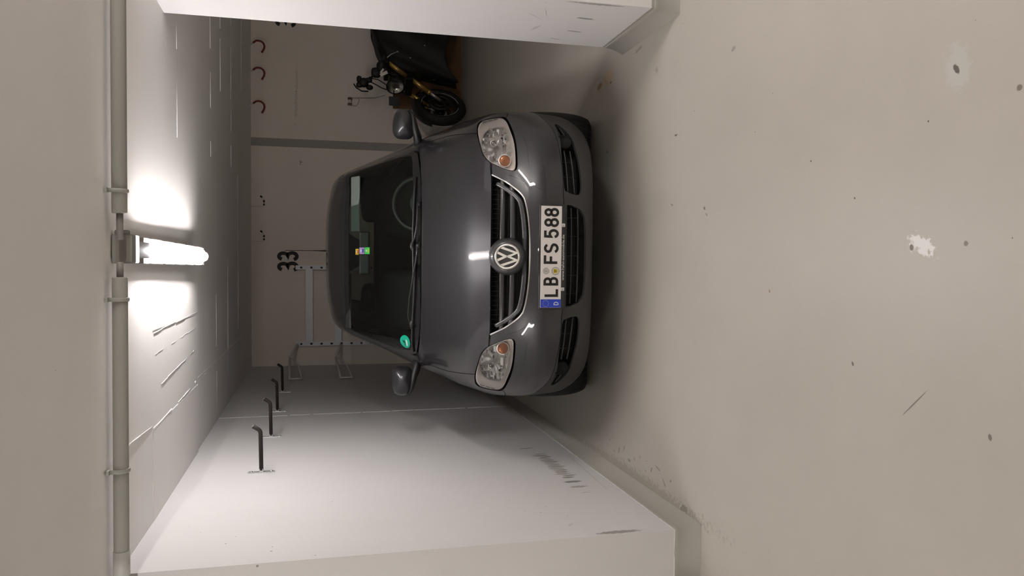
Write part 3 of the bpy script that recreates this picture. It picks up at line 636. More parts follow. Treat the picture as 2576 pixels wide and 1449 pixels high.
gaps.append(strip(dense([(2.78, 7.075), (3.0, 7.08), (3.42, 7.07)], False, .05), .011))
gaps.append(strip(dense(T['vcrease'][1:6], False, .1, smooth=1), .0009)); gaps.append(strip(dense(T['crease'][:4], False, .1), .0005))
gaps.append(strip([(-.3, 7.055), (1.4, 7.062), (2.8, 7.075)], .006))
cl_ = T['centre_low'][:]; cl_ = [(-.3, cl_[0][1])]+cl_[1:-1]+[(-.3, cl_[-1][1])]; cl_ = dense(cl_, True, .1)
sl_ = dense(T['side_low'], True, .1, smooth=1); fog = T['fog']
REG = [('gap', g) for g in gaps]+[('hole', lh), ('gap', strip([(4.19, 10.83), (4.6, 10.93), (5.12, 10.975)], .005)), ('cowl', cowl), ('wsin', ws_in), ('wsfrit', ws_out), ('chrome', chrome_poly), ('hole', grille_poly), ('hole', cl_), ('hole', sl_)]+[('side', p) for p in sidewin]+[('side', rearwin)]
def inside(P, poly):
    x, y = P[:, 0], P[:, 1]; c = np.zeros(len(P), bool); q = np.array(poly); j = len(q)-1
    for i in range(len(q)):
        xi, yi = q[i]; xj, yj = q[j]
        if yi != yj: c ^= ((yi > y) != (yj > y)) & (x < (xj-xi)*(y-yi)/(yj-yi)+xi)
        j = i
    return c
pts = []; edges = []
for _, poly in REG:
    k = len(pts); n = len(poly); pts += [Vector((float(a), float(b)*2)) for a, b in poly]; edges += [(k+i, k+(i+1) % n) for i in range(n)]
k = len(pts); pts += [Vector(p) for p in ((0, 0), (8, 0), (8, 42), (0, 42))]; edges += [(k, k+1), (k+1, k+2), (k+2, k+3), (k+3, k)]
rs = list(np.arange(.05, 13.6, .085))+list(np.arange(13.6, 21, .2))
for r_ in rs:
    for s_ in np.arange(.0, 8.01, .11 if r_ < 13.6 else .2): pts.append(Vector((min(8, float(s_)+(random.uniform(-.02, .02) if 0 < s_ < 7.9 else 0)), float(r_)*2+random.uniform(-.02, .02))))
ov, oe, of, *_ = delaunay_2d_cdt(pts, edges, [], 0, 1e-5)
UV = np.array([(p.x, p.y/2) for p in ov]); F = np.array([f for f in of if len(f) == 3])
cen = UV[F].mean(1); keep = (cen[:, 0] > 0) & (cen[:, 0] < 8) & (cen[:, 1] > 0) & (cen[:, 1] < 21); F = F[keep]; cen = cen[keep]
UV[:, 0] = np.where(abs(UV[:, 0]) < 1e-4, 0, UV[:, 0])
cls = np.full(len(F), 'panel', dtype=object)
def inside_gap(P, poly):
    n = len(poly)//2; L = poly[:n]; Q = poly[n:][::-1]; c = np.zeros(len(P), bool)
    for i in range(n-1): c |= inside(P, [L[i], L[i+1], Q[i+1], Q[i]])
    return c
for nm, poly in REG[::-1]: cls[inside_gap(cen, poly) if nm == 'gap' else inside(cen, poly)] = nm
P3 = S(cen[:, 0], cen[:, 1]); arch = ((P3[:, 1]-3.608)**2+(P3[:, 2]-.31)**2 < .365**2) & (P3[:, 0] > .7); cls[arch] = 'hole'
# flood fill the panels
comp = -np.ones(len(F), int); ed = {}
for i, f in enumerate(F):
    if cls[i] == 'panel':
        for a, b in ((0, 1), (1, 2), (2, 0)): ed.setdefault((min(f[a], f[b]), max(f[a], f[b])), []).append(i)
adj = [[] for _ in F]
for q in ed.values():
    if len(q) == 2: adj[q[0]].append(q[1]); adj[q[1]].append(q[0])
nc = 0
for i in range(len(F)):
    if cls[i] == 'panel' and comp[i] < 0:
        st = [i]; comp[i] = nc
        while st:
            j = st.pop()
            for q in adj[j]:
                if comp[q] < 0: comp[q] = nc; st.append(q)
        nc += 1
def comp_at(s, r):
    m = np.where(cls == 'panel')[0]; d = (cen[m, 0]-s)**2+(cen[m, 1]-r)**2; return comp[m[d.argmin()]]
def panel_mesh(name, faces, m, parent, both=True, side=0, off=0, skirt=.018, skirt_mat=None, mirror_merge=True, smooth=True):
    """side 0: mirrored and joined; +1/-1: one side only"""
    idx = np.unique(faces); mp = {int(a): i for i, a in enumerate(idx)}; uv = UV[idx]
    p = S(uv[:, 0], uv[:, 1]); n = SN(uv[:, 0], uv[:, 1]); p = p+n*off
    cnt = {}
    for f in faces:
        for a, b in ((0, 1), (1, 2), (2, 0)):
            e = (int(f[a]), int(f[b])); cnt[e] = cnt.get(e, 0)+1
    bd = [(mp[a], mp[b]) for (a, b) in cnt if (b, a) not in cnt and not (UV[a, 0] < 1e-4 and UV[b, 0] < 1e-4)]
    V_, F_, N_ = [], [], []; sides = (1, -1) if side == 0 else (side,)
    for sd in sides:
        k = len(V_); V_ += [(q[0]*sd, q[1], q[2]) for q in p]; N_ += [(q[0]*sd, q[1], q[2]) for q in n]
        for f in faces:
            t_ = tuple(mp[int(a)]+k for a in f); F_.append(t_ if sd > 0 else t_[::-1])
    nf = len(F_)
    # orient
    a, b, c = [np.array(V_[i]) for i in F_[0]]
    flip = np.dot(np.cross(b-a, c-a), N_[F_[0][0]]) < 0
    for sd in sides:
        if skirt:
            for (i, j) in bd:
                k = len(V_); q = [p[i], p[j], p[j]-n[j]*skirt, p[i]-n[i]*skirt]; V_ += [(v[0]*sd, v[1], v[2]) for v in q]; nn = np.cross(p[j]-p[i], n[i]); nn = nn/(np.linalg.norm(nn)+1e-9)
                N_ += [(nn[0]*sd, nn[1], nn[2])]*4; F_.append((k, k+3, k+2, k+1) if sd > 0 else (k, k+1, k+2, k+3))
    if flip: F_ = [f[::-1] for f in F_]
    me = bpy.data.meshes.new(name); me.from_pydata(V_, [], F_); me.polygons.foreach_set('use_smooth', [True]*len(F_)); me.materials.append(m)
    if smooth: me.normals_split_custom_set_from_vertices(N_)
    o = bpy.data.objects.new(name, me); COL.objects.link(o); o.parent = parent; return o
used = {}
0 and print('NC', nc, [(c, int((comp == c).sum()), cen[comp == c].mean(0).round(2).tolist()) for c in range(nc)])
for nm, s_, r_ in (('bonnet', 1, 8.5), ('front_bumper', 1, 4.2), ('lower_bumper', 1, .6), ('body_shell', 1, 15.5)):
    c = comp_at(s_, r_); used[c] = nm
for nm, s_, r_ in (('front_wing', 6, 8.5), ('front_door', 7, 13), ('rear_door', 7, 15)):
    c = comp_at(s_, r_)
    if c not in used: used[c] = nm
mats = {'lower_bumper': M_plast}
objs = {}
for c, nm in used.items():
    fs = F[comp == c]
    if nm in ('front_wing', 'front_door', 'rear_door'):
        for sd in (1, -1): objs[nm, sd] = panel_mesh(nm, fs, M_paint, car, side=sd)
    else: objs[nm] = panel_mesh(nm, fs, mats.get(nm, M_paint), car)
rest = [c for c in range(nc) if c not in used]
if False:
    m_ = np.isin(comp, rest) & (comp >= 0)
    if m_.any(): panel_mesh('body_trim', F[m_], M_paint, objs['front_bumper'])
0 and print('PANELS', nc, used, [(c, int((comp == c).sum()), cen[comp == c].mean(0).round(2)) for c in rest])
panel_mesh('cowl', F[cls == 'cowl'], M_plast, car, off=-.014)
fr = panel_mesh('windscreen_border', F[cls == 'wsfrit'], M_gloss, car, skirt=.006)
glass = panel_mesh('windscreen', F[cls == 'wsin'], M_glass, car, skirt=0)
for sd in (1, -1): 
    for p in sidewin: panel_mesh('side_window', F[(cls == 'side') & inside(cen, p)], M_side, car, side=sd, skirt=0, off=-.003)
panel_mesh('rear_window', F[(cls == 'side') & inside(cen, rearwin)], M_side, car, skirt=0, off=-.003)
# chrome bar round the grille
panel_mesh('chrome_strip', F[cls == 'chrome'], M_chrome, car, off=.004, skirt=.02)
# black inner shell behind the openings, its colour stands in for their shade
b = M(); ss = np.linspace(-6.6, 6.6, 50); rr_ = np.linspace(.3, 9.8, 50); A = S(*np.meshgrid(ss, rr_)); Nn = SN(*np.meshgrid(ss, rr_)); A = A-Nn*.085
b.add([tuple(q) for q in A.reshape(-1, 3)], [(i*50+k, i*50+k+1, (i+1)*50+k+1, (i+1)*50+k) for i in range(49) for k in range(49)]); b.build('inner_shell', M_void, car)
b = M(); b.box((0, 2.4, .31), (1.20, 3.6, .07)); b.build('floor_pan', M_void, car)
b = M(); b.box((0, 1.12, .62), (1.30, .06, .66)); b.build('bulkhead', M_void, car)

# ---- headlights
M_refl = mat('reflector', (.86, .83, .81), .28, .75, bump=.5, bscale=22); M_orange = mat('indicator_bulb', (.42, .14, .05), .25, coat=1)
M_grey = mat('lamp_grey', (.78, .75, .73), .25, .4)
def headlamp(sd):
    inw = Vector((-.18*sd, .98, 0)).normalized()
    P = lambda s, r, off=0, dep=0: Vector((Sp(s, r, off).x*sd, Sp(s, r, off).y, Sp(s, r, off).z))+inw*dep
    def patch(poly, off, name, m, parent, dome=0, dep=0, bumpf=None):
        c = (sum(p[0] for p in poly)/len(poly), sum(p[1] for p in poly)/len(poly)); b = M(); K = 9; n = len(poly); vs = []
        for i in range(K):
            k = 1-i/K
            for (s, r) in poly: vs.append(P(c[0]+(s-c[0])*k, c[1]+(r-c[1])*k, off, dep+dome*(1-k*k)+(bumpf(i, s, r) if bumpf else 0)))
        vs.append(P(c[0], c[1], off, dep+dome)); fs = [(i*n+k, i*n+(k+1) % n, (i+1)*n+(k+1) % n, (i+1)*n+k) for i in range(K-1) for k in range(n)]
        fs += [((K-1)*n+k, (K-1)*n+(k+1) % n, K*n) for k in range(n)]; b.add(vs, fs); return b.build(name, m, parent)
    # bezel ring between lens edge and reflector opening
    b = M(); n = 90
    def resamp(poly):
        q = [Vector(p) for p in poly]; L = [0]
        for i in range(len(q)): L.append(L[-1]+(q[(i+1) % len(q)]-q[i]).length)
        o = []
        for k in range(n):
            d = L[-1]*k/n; i = max(j for j in range(len(q)) if L[j] <= d); f_ = (d-L[i])/max(1e-9, L[i+1]-L[i]); o.append(q[i].lerp(q[(i+1) % len(q)], f_))
        return o
    c = Vector((4.2, 6.6))
    def bya(poly, ang):
        best = None
        for i in range(len(poly)):
            a = Vector(poly[i])-c; e = Vector(poly[(i+1) % len(poly)])-c; d = Vector((math.cos(ang), math.sin(ang)))
            den = (e.x-a.x)*d.y-(e.y-a.y)*d.x
            if abs(den) < 1e-9: continue
            u_ = (a.y*d.x-a.x*d.y)/den
            if 0 <= u_ <= 1:
                p = a+(e-a)*u_
                if p.dot(d) > 0: best = c+p
        return best
    A1 = [bya(hl, 2*PI*k/n) for k in range(n)]; B1 = [bya(bz, 2*PI*k/n) for k in range(n)]
    rows = [[P(*p, -.014) for p in A1], [P(*p, -.002) for p in A1], [P(*(p.lerp(q, .12)), -.003) for p, q in zip(A1, B1)], [P(*(p.lerp(q, .9)), -.006, .012) for p, q in zip(A1, B1)], [P(*q, -.01, .016) for q in B1], [P(*q, -.01, .05) for q in B1]]
    vs = [p for r_ in rows for p in r_]; b.add(vs, [(i*n+k, i*n+(k+1) % n, (i+1)*n+(k+1) % n, (i+1)*n+k) for i in range(len(rows)-1) for k in range(n)])
    house = b.build('headlight', M_bez, car); house['label'] = 'clear glass headlight with pale bezel'
    big = [tuple(q) for q in B1]
    rf = patch([( 4.2+(a-4.2)*1.0, 6.6+(b_-6.6)*1.0) for a, b_ in big], -.012, 'reflector', M_refl, house, dome=.03, dep=.034, bumpf=lambda i, s, r: .004*math.sin(s*9)*math.cos(r*8+i))
    patch([tuple(p) for p in A1], -.0005, 'lens', M_lens, house)
    # facets
    b = M(); random.seed(11)
    for k in range(52):
        a = random.uniform(0, 2*PI); rad = random.uniform(.25, .93)**.6; q = c+(B1[int(a/(2*PI)*n) % n]-c)*rad; p = P(q.x, q.y, -.012, .030+random.uniform(-.004, .006))
        if (p-P(4.127, 6.853, -.012, .03)).length < .052 or (p-P(3.255, 6.29, -.012, .03)).length < .045: continue
        rm = Matrix.Rotation(random.uniform(-.5, .5), 3, 'X') @ Matrix.Rotation(random.uniform(-.5, .5), 3, 'Z')
        b.box(p, (random.uniform(.012, .034), .004, random.uniform(.006, .018)), rm)
    b.build('facet', M_chrome, house)
    # bulb shield and indicator
    ax = Vector((0, -1, .05)); p = P(4.127, 6.853, -.012, .0)
    b = M(); b.lathe([(.017, -.03), (.0185, -.03), (.0185, .004), (.0165, .006), (.0150, .004), (.0150, -.01)], p, ax, 28); b.build('bulb_ring', M_grey, house)
    b = M(); b.ell(p-ax*.006, (.0125, .008, .0125), 20, 10); b.build('bulb_cap', mat('bulb_cap_silver', (.62, .6, .58), .15, .9), house)
    p = P(3.255, 6.29, -.008, .004)
    b = M(); b.lathe([(.030, -.03), (.0335, -.03), (.0335, .002), (.0315, .004), (.0295, .002), (.0295, -.02)], p, ax, 32); b.build('indicator_ring', M_bez, house)
    b = M(); b.ell(p+Vector((0, .008, 0)), (.0295, .014, .0295), 28, 14); b.build('indicator_bulb', M_orange, house)
    p = P(4.35, 6.18, -.010, .026); b = M(); b.lathe([(0, 0), (.0065, 0), (.0065, .004), (0, .004)], p, ax, 14); b.build('adjuster_hole', M_blk, house)
    # dark rubber seam printed along the outer bezel
    b = M(); 
    for k0_, k1_ in ((0, .28), (.36, .62), (.68, .92)):
        f_ = lambda u_: P(*(Vector((5.72-.02*u_, 7.08-1.05*u_)) ), -.001, .0)
        b.tube([f_(k0_+(k1_-k0_)*q/6) for q in range(7)], .0016, 5)
    b.build('bezel_mark', M_blk, house)
for sd in (1, -1): headlamp(sd)

# ---- grille: slats, frame band, honeycomb, badge
def smax_at(r):
    best = .5
    for (a, b_) in zip(ci, ci[1:]):
        if min(a[1], b_[1]) <= r <= max(a[1], b_[1]) and a[0] > .8: best = a[0]+(b_[0]-a[0])*(r-a[1])/max(1e-9, b_[1]-a[1])
    return best
for r_, rad in ((6.62, .0135), (6.06, .0145)):
    sm = smax_at(r_)+.05; b = M(); path = [Sp(s_, r_-.03*(abs(s_)/3)**2, -.022) for s_ in np.linspace(-sm, sm, 40)]; b.tube(path, rad, 14, flat=(1, .8), upv=(0, 0, 1)); b.build('grille_slat', M_slat, car)
fb = inset(co, .030); fb = [p for p in fb if p[1] < 6.95 and p[0] > 0]
path = [Vector((-Sp(*p, -.018).x, Sp(*p, -.018).y, Sp(*p, -.018).z)) for p in fb[::-1]]+[Sp(*p, -.018) for p in fb]
b = M(); b.tube(path, .0155, 14, flat=(.9, .8), upv=(0, 0, 1)); b.build('grille_frame', M_slat, car)
b = M()
for k in range(34):
    x = -.42+k*.0255
    b.box((x, .155+.45*x*x, .70), (.0022, .006, .19))
for k in range(8): b.tube([Sp(s_, 5.35+k*.24, -.05) for s_ in np.linspace(-2.4, 2.4, 20)], .0014, 4)
b.build('grille_mesh', mat('grille_mesh_black', (.010, .010, .010), .5), car)
lc = Vector((-.006, .022, .738)); tilt = math.radians(14)
ax = Vector((0, -math.cos(tilt), math.sin(tilt))); upb = Vector((0, math.sin(tilt), math.cos(tilt)))
b = M(); b.lathe([(.0, -.05), (.098, -.05), (.090, -.012), (.080, .006), (.070, .012), (0, .013)], lc, ax, 40); badge = b.build('badge_mount', M_slat, car)
b = M(); b.lathe([(.0535, .010), (.0535, .017), (.056, .0205), (.0625, .0205), (.0655, .016), (.0655, .010)], lc, ax, 48); 
fn = lambda a, c_, d: lc+Vector((a, 0, 0))+upb*c_+ax*(.012+d)
b.ribbon([(-.0215, .054), (-.0, .008), (.0215, .054)], .0125, fn, 0, .006)
b.ribbon([(-.047, .035), (-.0185, -.047), (0, -.004), (.0185, -.047), (.047, .035)], .0125, fn, 0, .006)
b.build('emblem', mat('emblem_silver', (.74, .72, .68), .35, .8), badge)

# ---- lower grilles and fog lamp blanks
for r_ in (2.5717, 2.2344): b = M(); b.tube([Sp(s_, r_, -.014) for s_ in np.linspace(-1.5, 1.5, 24)], .0032, 8, flat=(1, 2.2), upv=(0, 0, 1)); b.build('lower_grille_bar', M_plast, car)
for s_ in (-1.2, -.6, 0, .6, 1.2): b = M(); b.tube([Sp(s_, 1.75, -.035), Sp(s_, 2.85, -.035)], .0022, 6); b.build('lower_grille_rib', M_blk, car)
for sd in (1, -1):
    f_ = lambda s, r, off: Vector((Sp(s, r, off).x*sd, Sp(s, r, off).y, Sp(s, r, off).z))
    for (s0, r0), (s1, r1) in (((2.0, 2.6956), (3.6, 2.6883)), ((1.92, 2.3719), (3.6, 2.3941)), ((4.3, 2.72), (5.15, 2.83)), ((4.3, 2.42), (5.0, 2.62))):
        b = M(); b.tube([f_(s0+(s1-s0)*k/10, r0+(r1-r0)*k/10, -.012) for k in range(11)], .0036, 8, flat=(1, 2.0), upv=(0, 0, 1)); b.build('lower_grille_bar', M_plast, car)
    for s_ in (2.6, 3.2): b = M(); b.tube([f_(s_, 2.02, -.03), f_(s_, 2.95, -.03)], .0022, 6); b.build('lower_grille_rib', M_blk, car)
    p = f_(4.03, 2.62, .0); n_ = SN(4.03, 2.62); ax_ = Vector((n_[0]*sd*.7, n_[1], 0)).normalized()
    b = M(); b.lathe([(.0, -.012), (.034, -.010), (.036, -.002), (.0405, .0), (.042, -.004), (.0425, -.03), (0, -.03)], p+ax_*-.002, ax_, 34); o = b.build('fog_lamp_cover', mat('fog_blank_black', (.008, .0075, .0075), .75, spec=.2), car)

# ---- number plate
pc = Vector((-.006, -.022, .519)); M_pl = mat('plate_white', (.66, .62, .60), .35); M_num = mat('plate_black', (.01, .009, .009), .35)
pf = lambda a, c_, d: pc+Vector((a, -d, c_))
b = M(); b.box(pc+Vector((0, .010, -.006)), (.538, .018, .136)); plate_h = b.build('plate_holder', mat('plate_holder_black', (.018, .018, .018), .4), car, bev=.004)
b = M(); b.box(pc+Vector((0, .0, .0)), (.520, .003, .110)); b.build('number_plate', M_pl, plate_h, bev=.001)
b = M(); b.box(pc+Vector((-.238, -.0018, 0)), (.042, .0012, .108)); b.build('blue_band', mat('plate_blue', (.015, .045, .42), .35), plate_h)
M_star = mat('plate_star', (.45, .40, .10), .4); b = M()
for k in range(12):
    a = 2*PI*k/12; b.prism([(-.238+.0155*math.cos(a)+.0022*math.cos(q*PI/2), .026+.0155*math.sin(a)+.0022*math.sin(q*PI/2)) for q in range(4)], pf, .002, .0028)
b.build('star_ring', M_star, plate_h)
b = M(); 
for st in glyph('D', .6): b.ribbon([(-.245+p[0]*.022, -.040+p[1]*.022) for p in st], .0035, pf, .002, .0028, closed=False)
b.build('country_letter', mat('plate_letter_white', (.7, .7, .7), .4), plate_h)
def plate_char(ch, x0, wd):
    b = M(); H = .0655; 
    for st in glyph(ch, wd/H):
        b.ribbon([(x0+p[0]*H, -.03275+p[1]*H) for p in st], .0132, pf, .0015, .0026, closed=(ch == '8'))
    b.build('character', M_num, plate_h)
x0 = -.206
for ch, x, wd in (('L', -.198, .033), ('B', -.140, .031), ('F', -.029, .037), ('S', .026, .037), ('5', .102, .034), ('8', .159, .033), ('8', .2115, .032)): plate_char(ch, x, wd)
for nm, cx_, cz_, r_, col in (('seal', -.072, .026, .017, (.50, .47, .45)), ('seal', -.072, -.024, .021, (.48, .46, .44))):
    b = M(); n = 8 if cz_ > 0 else 24; b.prism([(cx_+r_*math.cos(2*PI*(k+.5)/n), cz_+r_*math.sin(2*PI*(k+.5)/n)) for k in range(n)], pf, .0015, .0022); o = b.build('seal', mat('seal_grey', col, .5), plate_h)
    b = M(); b.ribbon([(cx_+r_*.93*math.cos(2*PI*(k+.5)/n), cz_+r_*.93*math.sin(2*PI*(k+.5)/n)) for k in range(n)], .0012, pf, .0022, .0026, closed=True); b.build('seal_rim', M_num, plate_h)
b = M(); b.prism([(-.083, -.014), (-.061, -.014), (-.061, -.028), (-.072, -.038), (-.083, -.028)], pf, .0022, .0027); b.build('crest_shield', mat('crest_yellow', (.60, .48, .02), .5), plate_h)
b = M()
for k in range(3): b.ribbon([(-.079, -.017-k*.005), (-.072, -.018-k*.005), (-.065, -.017-k*.005)], .0024, pf, .0027, .0031)
b.build('crest_figures', M_num, plate_h)
b = M()
for k in range(3): b.ribbon([(-.079, .032-k*.006), (-.066, .032-k*.006)], .0022, pf, .0022, .0026)
b.build('seal_print', mat('seal_print_grey', (.2, .19, .18), .5), plate_h)
def text_mesh(txt, size, m, name, parent, M4, ext=.0003, sx=1.0):
    cu = bpy.data.curves.new(name, 'FONT'); cu.body = txt; cu.size = size; cu.extrude = ext; cu.align_x = 'CENTER'; cu.align_y = 'CENTER'; cu.resolution_u = 3
    tmp = bpy.data.objects.new('tmp', cu); COL.objects.link(tmp); dg = bpy.context.evaluated_depsgraph_get(); me = bpy.data.meshes.new_from_object(tmp.evaluated_get(dg))
    bpy.data.objects.remove(tmp); me.transform(M4 @ Matrix.Diagonal((sx, 1, 1, 1))); me.materials.clear(); me.materials.append(m)
    o = bpy.data.objects.new(name, me); COL.objects.link(o); o.parent = parent; return o
RX = Matrix.Rotation(PI/2, 4, 'X')
M_txt = mat('holder_text_white', (.62, .6, .58), .5)
text_mesh('www.hahn-automobile.de', .0185, M_txt, 'dealer_text', plate_h, Matrix.Translation(pc+Vector((-.002, -.0005, -.0645))) @ RX, sx=1.22)
b = M(); 
for x in (-.165, .163):
    b.prism([(x-.0085, -.0725), (x+.0085, -.0725), (x+.0085, -.0565), (x-.0085, -.0565)], pf, 0, .0009)
o = b.build('dealer_square', M_txt, plate_h)
b = M()
for x in (-.165, .163):
    b.ribbon([(x-.004, -.060), (x-.004, -.069)], .002, pf, .0009, .0013); b.ribbon([(x-.004, -.0645), (x+.002, -.0645), (x+.005, -.068)], .0018, pf, .0009, .0013)
b.build('dealer_square_mark', M_num, plate_h)

# ---- wheels
M_rim = mat('wheel_trim_grey', (.30, .30, .31), .4, .6)
def wheel(x, y, first=None):
    sd = 1 if x > 0 else -1
    R_, W_ = .312, .205
    prof = [(.205, -W_/2+.012), (.225, -W_/2), (.275, -W_/2+.002), (.300, -W_/2+.014), (R_-.002, -W_/2+.032), (R_, -.05), (R_, .05), (R_-.002, W_/2-.032), (.300, W_/2-.014), (.275, W_/2-.002), (.225, W_/2), (.205, W_/2-.012)]
    b = M(); b.lathe(prof, (x, y, R_), (1, 0, 0), 56); ty = b.build('tyre', M_tyre, car)
    g = M()
    for k in (-.06, -.02, .02, .06): g.lathe([(R_+.0004, k-.004), (R_+.0006, k), (R_+.0004, k+.004)], (x, y, R_), (1, 0, 0), 56)
    g.build('tread_groove', M_blk, ty)
    b = M(); o = x+sd*(W_/2-.02); b.lathe([(0, .0), (.05, .006), (.075, -.006), (.17, -.002), (.205, .008), (.207, -.02), (.20, -.1)], (o, y, R_), (sd, 0, 0), 40)
    for k in range(7):
        a = 2*PI*k/7; b.box((o+sd*.004, y+math.cos(a)*.12, R_+math.sin(a)*.12), (.016, .11, .030), Matrix.Rotation(a, 3, 'X'))
    b.build('wheel_trim', M_rim, car)
for x in (.755, -.755):
    wheel(x, .93); wheel(x, 3.608)

# ---- door mirrors
def door_mirror(sd):
    c = Vector((sd*.850, 1.345, 1.135)); rot = Matrix.Rotation(-sd*.20, 3, 'Z') @ Matrix.Rotation(sd*.0, 3, 'Y')
    b = M(); n = 28; vs = []; K = 12
    # housing: rounded-rectangle sections swept front to back
    for i in range(K+1):
        u_ = i/K; y = -.070+.125*u_; k = math.sin(min(1, u_*1.35)*PI/2)**.55 if u_ > 0 else .02
        for q in range(n):
            a = 2*PI*q/n; ex = .62; px = .098*k*math.copysign(abs(math.cos(a))**ex, math.cos(a)); pz = .073*k*math.copysign(abs(math.sin(a))**ex, math.sin(a))
            pz *= 1-.20*(px*sd > 0)*abs(px/.098)*(1 if pz < 0 else .75); vs.append(c+rot @ Vector((px, y, pz)))
    vs.append(c+rot @ Vector((0, .052, 0))); fs = [(i*n+k, i*n+(k+1) % n, (i+1)*n+(k+1) % n, (i+1)*n+k) for i in range(K) for k in range(n)]+[tuple(range(n))[::-1]]+[(K*n+k, K*n+(k+1) % n, (K+1)*n) for k in range(n)]
    b.add(vs, fs); mir = b.build('door_mirror', M_paint, car)
    b = M(); b.box(c+rot @ Vector((0, .056, 0)), (.165, .004, .105), rot); b.build('mirror_glass', M_chrome, mir, bev=.001)
    b = M(); b.tube([Vector((sd*.735, 1.40, 1.035)), Vector((sd*.78, 1.36, 1.045)), Vector((sd*.82, 1.33, 1.062)), Vector((sd*.90, 1.325, 1.078)), Vector((sd*.945, 1.33, 1.10))], [.050, .046, .038, .028, .014], 12, flat=(.6, 1.3), upv=(0, 0, 1)); b.build('mirror_foot', M_blk, mir)
for sd in (1, -1): door_mirror(sd)

# ---- wipers
def wp(s, r, off=.012): return Sp(s, r, off)
def wiper(blade, arm, hub, piv):
    b = M(); b.tube([wp(*p, .006) for p in dense(blade, False, .3)], .005, 8, flat=(1.0, 1.0)); bl = b.build('wiper_blade', M_blk, car)
    b = M(); b.tube([wp(*p, .012) for p in dense(blade, False, .3)][1:-1], .004, 6); b.build('blade_spine', mat('wiper_grey', (.07, .07, .075), .4, .3), bl)
    b = M(); q = [wp(*p, .018) for p in dense(arm, False, .3)]; b.tube(q, [.011-.006*i/len(q) for i in range(len(q))], 8, flat=(.6, 1)); b.build('wiper_arm', mat('wiper_arm_black', (.028, .028, .03), .35), car)
    for h_ in (hub, piv): b = M(); b.ell(wp(*h_, .010), (.030 if h_ == hub else .018, .014, .015), 16, 10); b.build('wiper_joint', M_blk, bl)
wiper([(-4.3, 11.08), (-3.01, 11.05), (-1.5, 10.98), (-.1, 10.93)], [(.30, 10.62), (-.3, 10.82), (-.8, 10.97), (-1.82, 11.12), (-2.6, 11.16), (-3.0, 11.10)], (-3.0, 11.07), (.30, 10.60))
wiper([(-1.3, 11.0), (0, 11.03), (.9, 11.04), (2.2, 11.0), (3.25, 10.95)], [(1.97, 10.55), (1.2, 10.72), (.6, 10.92), (.28, 11.05)], (.30, 11.06), (1.97, 10.50))

# ---- aerial
b = M(); b.ell((.012, 3.70, 1.618), (.018, .035, .022), 16, 8); ae = b.build('aerial', M_blk, car)
b = M(); b.tube([(.012, 3.70, 1.625), (.012, 3.74, 1.70), (.012, 3.765, 1.76)], [.0075, .004, .0035], 8); b.tube([(.012, 3.765, 1.76), (.012, 3.86, 2.01)], .0028, 8); b.build('aerial_mast', M_blk, ae)
for sd in (1, -1):
    b = M(); b.tube([Vector((sd*.5665, y, S(4.0, r)[2]+.016)) for y, r in ((2.3, 14.4), (2.6, 15.0), (3.2, 16.0), (3.75, 16.85))], .009, 8); b.build('roof_strip', M_blk, car)

# ---- cabin seen through the windscreen
M_in = mat('cabin_dark', (.06, .07, .058), .8); M_seat = mat('seat_fabric', (.045, .05, .044), .9); M_head = mat('headlining', (.22, .23, .21), .9); M_vis = mat('visor_grey', (.16, .19, .175), .8)
b = M(); n = 18; vs = []
for i, (y, z) in enumerate(((1.13, 1.03), (1.3, 1.035), (1.55, 1.03), (1.72, 1.0), (1.78, .92), (1.74, .7))):
    for k in range(n+1): x = -.64+1.28*k/n; vs.append((x, y, z-.05*(x/.64)**4+(.035*math.exp(-((x-.37)/.16)**2) if i in (2, 3) else 0)))
b.add(vs, [(i*(n+1)+k, i*(n+1)+k+1, (i+1)*(n+1)+k+1, (i+1)*(n+1)+k) for i in range(5) for k in range(n)]); b.build('dashboard', M_in, car)
c = Vector((.352, 1.66, 1.0)); ax = Vector((0, math.cos(.42), -math.sin(.42))); u_ = Vector((1, 0, 0)); w_ = ax.cross(u_)
b = M(); b.tube([c+(u_*math.cos(2*PI*k/40)+w_*math.sin(2*PI*k/40))*.182 for k in range(40)], .0145, 10, closed=True); sw = b.build('steering_wheel', mat('wheel_leather', (.045, .047, .045), .5), car)
b = M(); b.ell(c, (.075, .03, .06), 20, 10); 
for a in (0, PI, -PI/2): b.cyl(c, c+(u_*math.cos(a)+w_*math.sin(a)*(-1 if w_.z > 0 else 1)*-1)*.175, .014, 8)
b.build('steering_hub', M_in, sw)
for x in (.37, -.37):
    b = M(); b.ell((x, 2.42, .90), (.25, .09, .36), 24, 16, .55, Matrix.Rotation(-.2, 3, 'X')); b.ell((x, 2.15, .55), (.25, .27, .10), 24, 12, .6); st = b.build('front_seat', M_seat, car)
    b = M(); b.ell((x, 2.53, 1.285), (.125, .05, .075), 20, 12, .7); b.build('headrest', M_seat, st)
    b = M()
    for dx in (-.07, .07): b.cyl((x+dx, 2.50, 1.14), (x+dx, 2.51, 1.25), .006, 8)
    b.build('headrest_post', M_steel, st)
b = M(); b.ell((0, 3.3, .85), (.62, .10, .36), 24, 14, .5, Matrix.Rotation(-.2, 3, 'X')); b.build('rear_seat', M_seat, car)
b = M(); ss = np.linspace(-3.6, 3.6, 16); rr_ = np.linspace(13.35, 17.5, 12); A = S(*np.meshgrid(ss, rr_))-SN(*np.meshgrid(ss, rr_))*.045
b.add([tuple(q) for q in A.reshape(-1, 3)], [(i*16+k, i*16+k+1, (i+1)*16+k+1, (i+1)*16+k) for i in range(11) for k in range(15)]); b.build('headlining', M_head, car)
b = M(); b.box((.347, 1.80, 1.430), (.39, .115, .016), Matrix.Rotation(.46, 3, 'X')); b.build('sun_visor', M_vis, car, bev=.007)
